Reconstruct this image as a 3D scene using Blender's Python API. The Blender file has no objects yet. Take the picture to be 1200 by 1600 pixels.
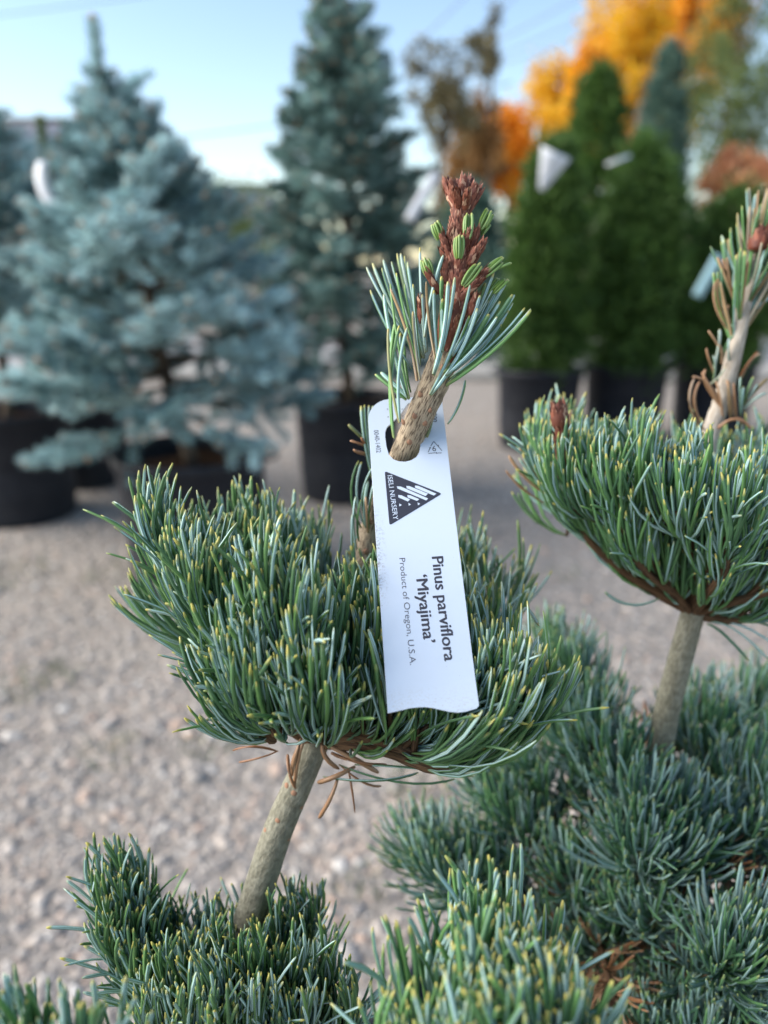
import bpy, math, random
import numpy as np
from mathutils import Vector, Matrix

random.seed(7)
RNG = np.random.default_rng(7)
R = math.radians
SC = bpy.context.scene
COL = SC.collection

# ------------------------------------------------------------------ camera, sky, sun, exposure
PITCH = R(18.1)
CAM = np.array([0.0, 0.0, 0.9])
FWD = np.array([0, math.cos(PITCH), -math.sin(PITCH)])
UPV = np.array([0, math.sin(PITCH), math.cos(PITCH)])
RIGHT = np.array([1.0, 0, 0])
Z = np.array([0, 0, 1.0])

cd = bpy.data.cameras.new('camera')
cam = bpy.data.objects.new('camera', cd)
COL.objects.link(cam)
cam.location = CAM
cam.rotation_euler = (R(90) - PITCH, 0, 0)
cd.sensor_fit = 'HORIZONTAL'
cd.sensor_width = 26.0
cd.lens = 26.0
cd.clip_start = 0.01
cd.clip_end = 600
cd.dof.use_dof = True
cd.dof.focus_distance = 0.252
cd.dof.aperture_fstop = 26.0 / 4.4
SC.camera = cam

SUN_EL, SUN_AZ = R(32), R(268)      # azimuth clockwise from +Y; soft light from the left, slightly ahead of the camera
w = bpy.data.worlds.new("World")
SC.world = w
w.use_nodes = True
nt = w.node_tree
bg = nt.nodes['Background']
sky = nt.nodes.new('ShaderNodeTexSky')
sky.sky_type = 'NISHITA'
sky.sun_disc = False
sky.sun_elevation = SUN_EL
sky.sun_rotation = SUN_AZ
sky.air_density = 1.0
sky.dust_density = 0.4
sky.ozone_density = 0.5
nt.links.new(sky.outputs[0], bg.inputs[0])
bg.inputs[1].default_value = 0.082
sd = bpy.data.lights.new('sun', 'SUN')
sd.energy = 2.4
sd.angle = R(60)
sd.color = (1.0, 0.93, 0.84)
sun = bpy.data.objects.new('sun', sd)
COL.objects.link(sun)
sdir = Vector((math.sin(SUN_AZ) * math.cos(SUN_EL), math.cos(SUN_AZ) * math.cos(SUN_EL), math.sin(SUN_EL)))
sun.rotation_euler = sdir.to_track_quat('Z', 'Y').to_euler()
SC.view_settings.view_transform = 'Standard'
SC.view_settings.look = 'None'
SC.view_settings.exposure = 1.66
SC.view_settings.gamma = 1
SC.view_settings.use_curve_mapping = False


# ------------------------------------------------------------------ helpers
def P(px, py, zc):
    """world point seen at photo pixel (px,py) at camera depth zc"""
    return CAM + RIGHT * ((px - 600) / 1200 * zc) + FWD * zc - UPV * ((py - 800) / 1200 * zc)


def G(px, py, h=0.0):
    """point of the ground (height h) under photo pixel"""
    d = P(px, py, 1.0) - CAM
    return CAM + d * ((h - CAM[2]) / d[2])


def nrm(a):
    a = np.asarray(a, float)
    return a / np.maximum(np.linalg.norm(a, axis=-1, keepdims=True), 1e-12)


def empty(name, loc, label=None, cat=None, group=None):
    o = bpy.data.objects.new(name, None)
    o.empty_display_size = 0.02
    o.location = loc
    COL.objects.link(o)
    tag(o, label, cat, group)
    return o


def tag(o, label=None, cat=None, group=None, kind=None):
    if label: o['label'] = label
    if cat: o['category'] = cat
    if group: o['group'] = group
    if kind: o['kind'] = kind
    return o


def world_loc(o):
    v = np.array(o.location)
    while o.parent is not None:
        o = o.parent
        v = v + np.array(o.location)
    return v


class MB:
    """collects polygons with point and face attributes"""
    def __init__(self):
        self.v, self.q, self.t, self.n = [], [], [], 0
        self.pa, self.qf, self.tf = {}, [], []
        self.uv = None

    def add(self, V, Q=None, T=None, qf=0.0, tf=0.0, **pa):
        V = np.asarray(V, float).reshape(-1, 3)
        m = len(V)
        if Q is not None and len(Q):
            Q = np.asarray(Q, int).reshape(-1, 4)
            self.q.append(Q + self.n)
            self.qf.append(np.broadcast_to(np.asarray(qf, float), (len(Q),)))
        if T is not None and len(T):
            T = np.asarray(T, int).reshape(-1, 3)
            self.t.append(T + self.n)
            self.tf.append(np.broadcast_to(np.asarray(tf, float), (len(T),)))
        for k in set(self.pa) | set(pa):
            if k not in self.pa:
                self.pa[k] = [np.zeros(self.n)] if self.n else []
            a = pa.get(k, 0.0)
            self.pa[k].append(np.broadcast_to(np.asarray(a, float), (m,)))
        self.v.append(V)
        self.n += m
        return self

    def build(self, name, mat, parent=None, smooth=False, face_attr=None, origin=None):
        V = np.concatenate(self.v) if self.v else np.zeros((0, 3))
        q = np.concatenate(self.q) if self.q else np.zeros((0, 4), int)
        t = np.concatenate(self.t) if self.t else np.zeros((0, 3), int)
        if parent is not None:
            V = V - world_loc(parent)
        if origin is not None:
            V = V - np.asarray(origin)
        me = bpy.data.meshes.new(name)
        me.vertices.add(len(V))
        me.vertices.foreach_set('co', V.astype(np.float32).ravel())
        nl = q.size + t.size
        me.loops.add(nl)
        me.loops.foreach_set('vertex_index', np.concatenate([q.ravel(), t.ravel()]).astype(np.int32))
        me.polygons.add(len(q) + len(t))
        st = np.concatenate([np.arange(len(q)) * 4, q.size + np.arange(len(t)) * 3]).astype(np.int32)
        me.polygons.foreach_set('loop_start', st)
        me.update(calc_edges=True)
        me.validate()
        for k, l in self.pa.items():
            a = me.attributes.new(k, 'FLOAT', 'POINT')
            a.data.foreach_set('value', np.concatenate(l).astype(np.float32))
        if face_attr:
            a = me.attributes.new(face_attr, 'FLOAT', 'FACE')
            f = np.concatenate(self.qf + self.tf).astype(np.float32)
            a.data.foreach_set('value', f)
        if smooth:
            me.polygons.foreach_set('use_smooth', np.ones(len(me.polygons), bool))
        if isinstance(mat, (list, tuple)):
            for m in mat: me.materials.append(m)
        else:
            me.materials.append(mat)
        o = bpy.data.objects.new(name, me)
        COL.objects.link(o)
        if parent is not None: o.parent = parent
        if origin is not None: o.location = origin
        return o


def spline(pts, n=8):
    """Catmull-Rom through points"""
    p = np.asarray(pts, float)
    p = np.vstack([2 * p[0] - p[1], p, 2 * p[-1] - p[-2]])
    out = []
    for i in range(1, len(p) - 2):
        for k in range(n):
            t = k / n
            a, b, c, d = p[i - 1], p[i], p[i + 1], p[i + 2]
            out.append(0.5 * (2 * b + (c - a) * t + (2 * a - 5 * b + 4 * c - d) * t * t + (3 * b - a - 3 * c + d) * t ** 3))
    out.append(p[-2])
    return np.array(out)


def frames(pts):
    T = nrm(np.gradient(pts, axis=0))
    ref = np.array([0.13, 1, 0.07])
    N = nrm(np.cross(T, ref))
    B = np.cross(T, N)
    return T, N, B


def tube(mb, pts, rad, seg=8, cap=True, rough=0.0, **pa):
    pts = np.asarray(pts, float)
    rad = np.broadcast_to(np.asarray(rad, float), (len(pts),))
    T, N, B = frames(pts)
    a = np.linspace(0, 2 * math.pi, seg, endpoint=False)
    rr = rad[:, None] * (1 + rough * RNG.normal(size=(len(pts), seg)))
    V = pts[:, None, :] + rr[..., None] * (np.cos(a)[None, :, None] * N[:, None, :] + np.sin(a)[None, :, None] * B[:, None, :])
    n = len(pts)
    Q = []
    for i in range(n - 1):
        for k in range(seg):
            k2 = (k + 1) % seg
            Q.append((i * seg + k, i * seg + k2, (i + 1) * seg + k2, (i + 1) * seg + k))
    V = V.reshape(-1, 3)
    Tt = []
    if cap:
        V = np.vstack([V, pts[0], pts[-1]])
        for k in range(seg):
            k2 = (k + 1) % seg
            Tt.append((n * seg, k2, k))
            Tt.append((n * seg + 1, (n - 1) * seg + k, (n - 1) * seg + k2))
    L = np.concatenate([[0], np.cumsum(np.linalg.norm(np.diff(pts, axis=0), axis=1))])
    along = np.repeat(L, seg)
    ang = np.tile(a, n)
    ca, sa = np.cos(ang), np.sin(ang)
    if cap:
        along = np.concatenate([along, [0, L[-1]]])
        ca = np.concatenate([ca, [0, 0]]); sa = np.concatenate([sa, [0, 0]])
    mb.add(V, Q, Tt, along=along, ca=ca, sa=sa, **pa)
    return mb


def lathe(mb, prof, c, seg=40, **pa):
    """profile of (r,z), closed round the vertical axis at c"""
    a = np.linspace(0, 2 * math.pi, seg, endpoint=False)
    V = np.array([[c[0] + r * math.cos(t), c[1] + r * math.sin(t), c[2] + z] for r, z in prof for t in a])
    Q = []
    for i in range(len(prof) - 1):
        for k in range(seg):
            k2 = (k + 1) % seg
            Q.append((i * seg + k, i * seg + k2, (i + 1) * seg + k2, (i + 1) * seg + k))
    return mb.add(V, Q, **pa)


def box(mb, lo, hi, **pa):
    x0, y0, z0 = lo; x1, y1, z1 = hi
    V = [(x0, y0, z0), (x1, y0, z0), (x1, y1, z0), (x0, y1, z0), (x0, y0, z1), (x1, y0, z1), (x1, y1, z1), (x0, y1, z1)]
    Q = [(0, 3, 2, 1), (4, 5, 6, 7), (0, 1, 5, 4), (1, 2, 6, 5), (2, 3, 7, 6), (3, 0, 4, 7)]
    return mb.add(V, Q, **pa)


# ------------------------------------------------------------------ materials
def mat(name, base=(.5, .5, .5), rough=.6, spec=.5):
    m = bpy.data.materials.new(name)
    m.use_nodes = True
    b = m.node_tree.nodes['Principled BSDF']
    b.inputs['Base Color'].default_value = (*base, 1)
    b.inputs['Roughness'].default_value = rough
    b.inputs['Specular IOR Level'].default_value = spec
    return m


class NT:
    def __init__(s, m):
        s.n, s.l = m.node_tree.nodes, m.node_tree.links
        s.b = s.n['Principled BSDF']

    def node(s, t, **kw):
        x = s.n.new(t)
        for k, v in kw.items():
            if k in ('operation', 'blend_type', 'data_type', 'attribute_name', 'interpolation_type', 'feature'):
                setattr(x, k, v)
        return x

    def link(s, a, b): s.l.new(a, b)

    def attr(s, name):
        x = s.n.new('ShaderNodeAttribute'); x.attribute_name = name
        return x.outputs['Fac']

    def math(s, op, a, b=None, clamp=False):
        x = s.n.new('ShaderNodeMath'); x.operation = op; x.use_clamp = clamp
        for i, v in enumerate((a, b)):
            if v is None: continue
            if isinstance(v, (int, float)): x.inputs[i].default_value = v
            else: s.l.new(v, x.inputs[i])
        return x.outputs[0]

    def mix(s, f, a, b, blend='MIX'):
        x = s.n.new('ShaderNodeMix'); x.data_type = 'RGBA'; x.blend_type = blend
        for sock, v in ((x.inputs[0], f), (x.inputs[6], a), (x.inputs[7], b)):
            if isinstance(v, (int, float)): sock.default_value = v
            elif isinstance(v, tuple): sock.default_value = (*v, 1)
            else: s.l.new(v, sock)
        return x.outputs[2]

    def ramp(s, f, stops):
        x = s.n.new('ShaderNodeValToRGB')
        e = x.color_ramp.elements
        while len(e) < len(stops): e.new(0.5)
        for k, (p, c) in enumerate(stops):
            e[k].position = p
            e[k].color = (*c, 1) if isinstance(c, tuple) else (c, c, c, 1)
        s.l.new(f, x.inputs[0])
        return x.outputs[0]

    def noise(s, vec=None, scale=5, detail=4, rough=.55):
        x = s.n.new('ShaderNodeTexNoise')
        x.inputs['Scale'].default_value = scale
        x.inputs['Detail'].default_value = detail
        x.inputs['Roughness'].default_value = rough
        if vec is not None: s.l.new(vec, x.inputs['Vector'])
        return x.outputs['Fac']

    def objco(s):
        return s.n.new('ShaderNodeTexCoord').outputs['Object']

    def xyz(s, x, y, z):
        c = s.n.new('ShaderNodeCombineXYZ')
        for i, v in enumerate((x, y, z)):
            if isinstance(v, (int, float)): c.inputs[i].default_value = v
            else: s.l.new(v, c.inputs[i])
        return c.outputs[0]

    def bump(s, h, strength=.5, dist=.001):
        x = s.n.new('ShaderNodeBump')
        x.inputs['Strength'].default_value = strength
        x.inputs['Distance'].default_value = dist
        s.l.new(h, x.inputs['Height'])
        s.l.new(x.outputs[0], s.b.inputs['Normal'])

    def color(s, c, through=0.0):
        s.l.new(c, s.b.inputs['Base Color'])
        if through:
            tr = s.n.new('ShaderNodeBsdfTranslucent'); s.l.new(c, tr.inputs[0])
            mx = s.n.new('ShaderNodeMixShader'); mx.inputs[0].default_value = through
            s.l.new(s.b.outputs[0], mx.inputs[1]); s.l.new(tr.outputs[0], mx.inputs[2])
            out = next(x for x in s.n if x.type == 'OUTPUT_MATERIAL')
            s.l.new(mx.outputs[0], out.inputs[0])


def needle_mat(name, outer, inner, tip, rough=.38, spec=.5, tip0=.935):
    m = mat(name, rough=rough, spec=spec)
    n = NT(m)
    rnd, t, side, dry, e = n.attr('rnd'), n.attr('t'), n.attr('side'), n.attr('dry'), n.attr('edge')
    o2 = tuple(c * f for c, f in zip(outer, (1.9, 1.75, 1.0)))
    i2 = tuple(c * f for c, f in zip(inner, (.62, .68, .66)))
    c_out = n.mix(rnd, outer, o2)
    c_in = n.mix(n.math('FRACT', n.math('MULTIPLY', rnd, 7.3)), inner, i2)
    # the pale stomatal bands lie between a green keel and green margins
    band = n.ramp(e, [(.06, .25), (.22, 1.0), (.62, 1.0), (.84, .1)])
    c_in = n.mix(band, n.mix(rnd, outer, o2), c_in)
    c = n.mix(side, c_out, c_in)
    # pale base sheath and yellow tip
    c = n.mix(n.ramp(t, [(0.0, .8), (0.12, 0.0)]), c, (.16, .17, .05))
    f_tip = n.ramp(n.math('ADD', t, n.math('MULTIPLY', n.math('SUBTRACT', n.math('FRACT', n.math('MULTIPLY', rnd, 13.7)), .5), .05)), [(tip0, 0.0), (tip0 + .045, 1.0)])
    f_tip = n.math('MULTIPLY', f_tip, n.ramp(n.math('FRACT', n.math('MULTIPLY', rnd, 31.1)), [(.15, .25), (.7, 1.0)]))
    c = n.mix(f_tip, c, tip)
    c = n.mix(dry, c, n.mix(rnd, (.24, .10, .04), (.46, .28, .16)))
    n.color(c, .12)
    return m


M = {}
M['needle'] = needle_mat('pine_needle', (.068, .150, .080), (.50, .69, .70), (.44, .40, .09))
M['needle_light'] = needle_mat('pine_needle_pale', (.080, .185, .098), (.48, .69, .71), (.50, .44, .11), rough=.42, tip0=.935)
M['needle_deep'] = needle_mat('pine_needle_deep', (.066, .160, .106), (.48, .67, .69), (.24, .29, .10), rough=.45)

# tan fissured bark of the young stem
def bark(name, c1, c2, c3, fis, stretch=.16, bumpd=.0006, fissure=True):
    m = mat(name, rough=.85, spec=.25)
    n = NT(m)
    ca, sa, al = n.attr('ca'), n.attr('sa'), n.attr('along')
    v = n.xyz(n.math('MULTIPLY', ca, .0052), n.math('MULTIPLY', sa, .0052), n.math('MULTIPLY', al, stretch))
    k = n.noise(v, fis, 5, .6)
    big = n.noise(n.xyz(n.math('MULTIPLY', ca, .006), n.math('MULTIPLY', sa, .006), al), 220, 3)
    c = n.mix(big, c1, c2)
    if fissure:
        f = n.ramp(k, [(.40, 1.0), (.52, 0.0)])
        c = n.mix(f, c, c3)
    else:
        c = n.mix(n.ramp(k, [(.3, .7), (.7, 0.0)]), c, c3)
    n.color(c)
    n.bump(k, .9, bumpd)
    return m


M['bark_tan'] = bark('tan_fissured_bark', (.34, .26, .175), (.47, .385, .28), (.11, .08, .055), 2000)
M['bark_grey'] = bark('grey_green_bark', (.15, .142, .100), (.42, .405, .32), (.075, .07, .046), 760, stretch=.55, bumpd=.0010, fissure=False)
M['bark_pale'] = bark('pale_bark', (.42, .37, .31), (.58, .53, .46), (.24, .18, .12), 500, stretch=.4, fissure=False)
M['twig'] = bark('brown_twig_bark', (.10, .052, .026), (.17, .10, .055), (.04, .02, .012), 700)
M['wood'] = bark('tree_wood', (.09, .065, .045), (.14, .105, .075), (.05, .035, .025), 30, bumpd=.004)


def scale_mat():
    m = mat('bud_scale', rough=.6, spec=.3)
    n = NT(m)
    rnd, t = n.attr('rnd'), n.attr('t')
    c = n.mix(rnd, (.085, .024, .016), (.26, .085, .05))
    c = n.mix(n.math('GREATER_THAN', rnd, .93), c, (.46, .27, .18))
    c = n.mix(n.ramp(t, [(.7, 0.0), (1.0, .75)]), c, (.46, .24, .16))
    n.color(c)
    return m


M['scale'] = scale_mat()
M['scar'] = mat('needle_scar_bark', (.30, .17, .11), .85, .15)

# plastic plant tag
def card_mat():
    m = mat('white_tag_plastic', (.54, .615, .72), .42, .45)
    n = NT(m)
    co = n.objco()
    d1 = n.ramp(n.noise(co, 60, 6, .7), [(.30, 0.0), (.75, 1.0)])
    c = n.mix(n.math('MULTIPLY', d1, .10), (.54, .615, .72), (.47, .48, .48))
    spk = n.ramp(n.noise(co, 900, 2, .5), [(.735, 0.0), (.76, 1.0)])
    gate = n.ramp(n.noise(co, 85, 2), [(.52, 0.0), (.62, 1.0)])
    c = n.mix(n.math('MULTIPLY', n.math('MULTIPLY', spk, gate), .6), c, (.16, .14, .12))
    # rubbed dirt along the left edge (object x) half way down
    sx = n.n.new('ShaderNodeSeparateXYZ'); n.link(co, sx.inputs[0])
    edge = n.ramp(n.math('MULTIPLY', sx.outputs[0], 1000 / 27), [(.0, 1.0), (.13, 0.0)])
    mid = n.ramp(n.math('MULTIPLY', sx.outputs[1], -1000 / 111), [(.38, 0.0), (.45, 1.0), (.62, 1.0), (.72, 0.0)])
    gr = n.ramp(n.noise(co, 1500, 3, .7), [(.50, 0.0), (.62, 1.0)])
    c = n.mix(n.math('MULTIPLY', n.math('MULTIPLY', edge, mid), n.math('MULTIPLY', gr, .75)), c, (.22, .2, .18))
    bot = n.ramp(n.math('MULTIPLY', sx.outputs[1], -1000 / 111), [(.93, 0.0), (.985, 1.0)])
    c = n.mix(n.math('MULTIPLY', n.math('MULTIPLY', bot, gr), .35), c, (.40, .38, .33))
    n.color(c)
    n.bump(n.noise(co, 160, 3), .08, .0005)
    return m


M['card'] = card_mat()
M['ink'] = mat('dark_print_ink', (.045, .045, .058), .5, .3)
M['ink_grey'] = mat('grey_print_ink', (.09, .09, .11), .5, .3)
M['logo'] = mat('navy_print_ink', (.035, .038, .055), .5, .3)
M['logo_white'] = mat('unprinted_white', (.54, .615, .72), .45, .4)
M['white_label'] = mat('white_label_plastic', (.72, .74, .78), .4, .5)
M['cyan_label'] = mat('pale_blue_label_plastic', (.42, .66, .70), .4, .5)


def pot_mat():
    m = mat('black_pot_plastic', (.016, .017, .020), .62, .28)
    n = NT(m)
    k = n.noise(n.objco(), 14, 5, .65)
    c = n.mix(n.ramp(k, [(.45, 0.0), (.8, .8)]), (.010, .012, .018), (.028, .030, .036))
    n.color(c)
    return m


M['pot'] = pot_mat()


def soil_mat():
    m = mat('bark_mulch', (.05, .03, .02), .95, .1)
    n = NT(m)
    k = n.noise(n.objco(), 90, 6, .7)
    n.color(n.ramp(k, [(.3, (.02, .012, .008)), (.55, (.085, .05, .03)), (.75, (.17, .10, .06))]))
    n.bump(k, 1.0, .02)
    return m


M['soil'] = soil_mat()


def foliage_mat(name, dark, light, tip=None, rough=.55, trans=0.0):
    m = mat(name, rough=rough, spec=.3)
    n = NT(m)
    rnd, t = n.attr('rnd'), n.attr('t')
    c = n.mix(rnd, dark, light)
    if tip: c = n.mix(n.ramp(t, [(.35, 0.0), (1.0, 1.0)]), c, tip)
    n.color(c, trans)
    return m


M['spruce'] = foliage_mat('blue_spruce_needles', (.13, .24, .245), (.60, .80, .81), rough=.5, trans=.08)
M['spruce_deep'] = foliage_mat('deep_blue_green_needles', (.075, .15, .135), (.36, .54, .50), rough=.5, trans=.08)
M['spruce_bud'] = mat('tan_spruce_bud', (.48, .24, .11), .7, .2)
M['thuja'] = foliage_mat('arborvitae_sprays', (.012, .038, .012), (.075, .16, .034), (.12, .21, .045), rough=.6, trans=.25)
M['leaf_yellow'] = foliage_mat('golden_leaves', (.66, .34, .012), (.86, .58, .04), trans=.4)
M['leaf_orange'] = foliage_mat('orange_leaves', (.66, .16, .02), (.86, .36, .04), trans=.4)
M['leaf_amber_red'] = foliage_mat('orange_red_leaves', (.74, .25, .015), (.92, .50, .035), trans=.4)
M['leaf_olive_gold'] = foliage_mat('olive_gold_leaves', (.22, .16, .03), (.48, .32, .05), trans=.35)
M['leaf_amber'] = foliage_mat('amber_leaves', (.68, .25, .015), (.88, .50, .035), trans=.4)
M['cone_green'] = foliage_mat('dull_blue_green_sprays', (.055, .11, .085), (.15, .25, .20), trans=.2)
M['leaf_fir'] = foliage_mat('green_fir_needles', (.05, .10, .03), (.14, .22, .06), trans=.2)
M['leaf_gold_brown'] = foliage_mat('tawny_leaves', (.25, .13, .05), (.42, .25, .09), trans=.35)
M['leaf_olive'] = foliage_mat('olive_leaves', (.085, .075, .035), (.17, .14, .06))
M['leaf_green'] = foliage_mat('mid_green_leaves', (.06, .10, .03), (.16, .21, .07), trans=.3)
M['leaf_pink'] = foliage_mat('salmon_leaves', (.55, .24, .13), (.76, .44, .22), trans=.35)
M['grass'] = foliage_mat('weed_blades', (.06, .085, .03), (.14, .17, .06))


def ground_mat():
    m = mat('gravel_ground', rough=.9, spec=.2)
    n = NT(m)
    co = n.objco()
    vo = n.n.new('ShaderNodeTexVoronoi'); vo.inputs['Scale'].default_value = 55
    n.link(co, vo.inputs['Vector'])
    wn = n.n.new('ShaderNodeSeparateColor'); n.link(vo.outputs['Color'], wn.inputs[0])
    c = n.ramp(wn.outputs[0], [(0.0, (.18, .165, .15)), (.35, (.33, .30, .27)), (.6, (.43, .38, .33)), (.8, (.45, .37, .305)), (1.0, (.48, .455, .42))])
    c = n.mix(n.ramp(vo.outputs['Distance'], [(.0, 0.0), (.8, .6)]), c, (.19, .165, .14))
    big = n.ramp(n.noise(co, 2.2, 5), [(.38, 0.0), (.68, 1.0)])
    c = n.mix(n.math('MULTIPLY', big, .45), c, (.27, .24, .205))
    n.color(c)
    n.bump(n.math('SUBTRACT', 1.0, vo.outputs['Distance']), .8, .01)
    return m


def gravel_mat():
    m = mat('gravel_stone', rough=.85, spec=.25)
    n = NT(m)
    rnd, v = n.attr('rnd'), n.attr('t')
    c = n.ramp(rnd, [(0.0, (.20, .19, .185)), (.22, (.345, .32, .295)), (.42, (.42, .38, .345)), (.6, (.50, .435, .38)), (.74, (.47, .33, .255)), (.84, (.62, .58, .53)), (.93, (.28, .265, .26)), (1.0, (.72, .70, .66))])
    g = n.noise(n.objco(), 320, 4, .6)
    c = n.mix(n.math('MULTIPLY', g, .5), c, (.25, .22, .19))
    n.color(c)
    return m


def road_mat():
    m = mat('pale_asphalt', rough=.9, spec=.2)
    n = NT(m)
    k = n.noise(n.objco(), 3, 8, .7)
    n.color(n.ramp(k, [(.3, (.25, .245, .24)), (.7, (.36, .35, .345))]))
    return m


M['ground'] = ground_mat()
M['gravel'] = gravel_mat()
M['road'] = road_mat()
M['concrete'] = mat('kerb_concrete', (.42, .40, .37), .9, .2)
M['roof'] = mat('grey_metal_roof', (.21, .215, .24), .5, .4)
M['roof_edge'] = mat('dark_roof_trim', (.08, .085, .09), .6, .3)
M['wall'] = mat('cream_siding', (.55, .53, .48), .8, .3)
M['glass'] = mat('dark_window_glass', (.03, .035, .045), .1, .6)
M['cable'] = mat('grey_cable', (.16, .17, .19), .6, .3)
M['stake'] = mat('bamboo_stake', (.42, .31, .16), .7, .3)


# ------------------------------------------------------------------ ground and far setting
def build_ground():
    g = MB()
    s = 300
    g.add([(-s, -40, 0), (s, -40, 0), (s, 400, 0), (-s, 400, 0)], [(0, 1, 2, 3)])
    tag(g.build('ground', M['ground']), kind='structure')
    r = MB()
    r.add([(-120, 6.3, .004), (120, 6.3, .004), (120, 9.6, .004), (-120, 9.6, .004)], [(0, 1, 2, 3)])
    tag(r.build('road', M['road']), kind='structure')
    k = MB(); box(k, (-40, 6.05, -.02), (40, 6.29, .11))
    tag(k.build('kerb', M['concrete']), kind='structure')
    # loose stones, denser near the camera
    import bmesh
    bm = bmesh.new(); bmesh.ops.create_icosphere(bm, subdivisions=1, radius=1)
    sv = np.array([v.co[:] for v in bm.verts]); sf = np.array([[v.index for v in f.verts] for f in bm.faces]); bm.free()
    n = 56000
    y = 0.55 + 4.2 * RNG.random(n) ** 1.7
    x = (RNG.random(n) - .5) * 2 * (0.25 + .62 * y)
    size = np.clip(RNG.lognormal(math.log(.0038), .50, n), .0016, .017)
    a = RNG.random(n) * 6.283
    ca, sa = np.cos(a), np.sin(a)
    sh = np.stack([1.15 + .4 * RNG.random(n), .75 + .35 * RNG.random(n), .5 + .3 * RNG.random(n)], 1)
    V = sv[None] * (1 + .20 * RNG.normal(size=(n, len(sv), 1))) * sh[:, None, :] * size[:, None, None]
    X = V[..., 0] * ca[:, None] - V[..., 1] * sa[:, None] + x[:, None]
    Y = V[..., 0] * sa[:, None] + V[..., 1] * ca[:, None] + y[:, None]
    ZZ = V[..., 2] + (size * .02)[:, None]
    m = MB()
    F = (sf[None] + (np.arange(n) * len(sv))[:, None, None]).reshape(-1, 3)
    m.add(np.stack([X, Y, ZZ], -1).reshape(-1, 3), None, F, rnd=np.repeat(RNG.random(n), len(sv)))
    tag(m.build('gravel', M['gravel'], ), kind='stuff')
    # weeds in the gravel
    m = MB()
    for px, py, rr, cnt in ((x_, y_, r_ * 1.2, c_ // 3) for x_, y_, r_, c_ in ((60, 1070, .07, 260), (330, 1160, .06, 200), (180, 1180, .05, 120), (375, 1110, .03, 70), (660, 1240, .06, 200),
                            (620, 1170, .04, 90), (560, 1390, .04, 90), (600, 950, .05, 90), (470, 950, .05, 120), (880, 900, .06, 60), (190, 900, .10, 200), (20, 900, .1, 220))):
        c = G(px, py)
        b = np.zeros((cnt, 3)); ang = RNG.random(cnt) * 6.283; rad = rr * np.sqrt(RNG.random(cnt))
        b[:, 0] = c[0] + np.cos(ang) * rad; b[:, 1] = c[1] + np.sin(ang) * rad; b[:, 2] = .004
        d = nrm(RNG.normal(size=(cnt, 3)) * (.6, .6, .2) + Z)
        blades(m, b, d, .018 + .02 * RNG.random(cnt), .0025 + .002 * RNG.random(cnt), RNG.random(cnt))
    tag(m.build('grass', M['grass']), kind='stuff')


def blades(m, base, d, L, wd, rnd, two=True):
    """flat pointed blades, one kite (2 triangles) each"""
    n = len(base)
    L = np.broadcast_to(L, (n,)); wd = np.broadcast_to(wd, (n,))
    r = nrm(np.cross(d, nrm(RNG.normal(size=(n, 3)))))
    mid = base + d * (L * .45)[:, None]
    V = np.stack([base, mid + r * (wd * .5)[:, None], base + d * L[:, None], mid - r * (wd * .5)[:, None]], 1).reshape(-1, 3)
    Q = np.arange(n * 4).reshape(n, 4)
    m.add(V, Q, rnd=np.repeat(rnd, 4), t=np.tile([0, .5, 1, .5], n))


build_ground()


# ------------------------------------------------------------------ pots and spruces
def make_pot(root, c, r=.215, h=.40, seg=44):
    p = MB()
    lathe(p, [(0.0, .004), (r * .86, .004), (r * .865, .02), (r * .955, h - .035), (r * .975, h - .03), (r * .94, h - .03), (r * .93, h - .05), (r * .90, .1)], c, seg)
    pot = p.build('pot', M['pot'], root, smooth=True)
    p = MB()
    lathe(p, [(r * .978, h - .034), (r, h - .032), (r * 1.005, h - .004), (r * .985, h), (r * .95, h - .003), (r * .945, h - .03)], c, seg)
    p.build('rim', M['pot'], pot, smooth=True)
    for s in (-1, 1):
        p = MB()
        th = np.linspace(0, math.pi, 9)
        pts = np.stack([c[0] + s * (r * 1.0 + .028 * np.sin(th)), c[1] + .045 * np.cos(th) + 0 * th, c[2] + h - .018 + 0 * th], 1)
        tube(p, pts, .006, 6)
        p.build('handle', M['pot'], pot, smooth=True)
    p = MB()
    k = 16
    rr = np.linspace(0, r * .935, 7)
    V = [(c[0], c[1], c[2] + h - .05)]
    for q in rr[1:]:
        for j in range(k):
            a = j / k * 6.283
            V.append((c[0] + q * math.cos(a), c[1] + q * math.sin(a), c[2] + h - .055 + .010 * RNG.normal()))
    T = [(0, 1 + j, 1 + (j + 1) % k) for j in range(k)]
    Q = [(1 + i * k + j, 1 + (i + 1) * k + j, 1 + (i + 1) * k + (j + 1) % k, 1 + i * k + (j + 1) % k) for i in range(5) for j in range(k)]
    p.add(V, Q, T)
    p.build('soil', M['soil'], root, smooth=True)
    return pot


def shoot_needles(m, p0, p1, n, L, wd, spread=(62, 28), rnd0=None):
    a = nrm(p1 - p0)
    ref = np.array([.3, .2, 1.0]) if abs(a[2]) < .9 else np.array([1.0, 0, 0])
    u = nrm(np.cross(a, ref)); v = np.cross(a, u)
    s = RNG.random(n)
    ph = RNG.random(n) * 6.283
    th = np.radians(spread[0] + (spread[1] - spread[0]) * s ** 2 + RNG.normal(size=n) * 7)
    d = np.cos(th)[:, None] * a + np.sin(th)[:, None] * (np.cos(ph)[:, None] * u + np.sin(ph)[:, None] * v)
    d = nrm(d + Z * .18)
    b = p0 + (p1 - p0) * s[:, None]
    r0 = RNG.random() if rnd0 is None else rnd0
    blades(m, b, d, L * (.8 + .4 * RNG.random(n)), wd, np.clip(r0 + .22 * RNG.normal(size=n), 0, 1))


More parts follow.
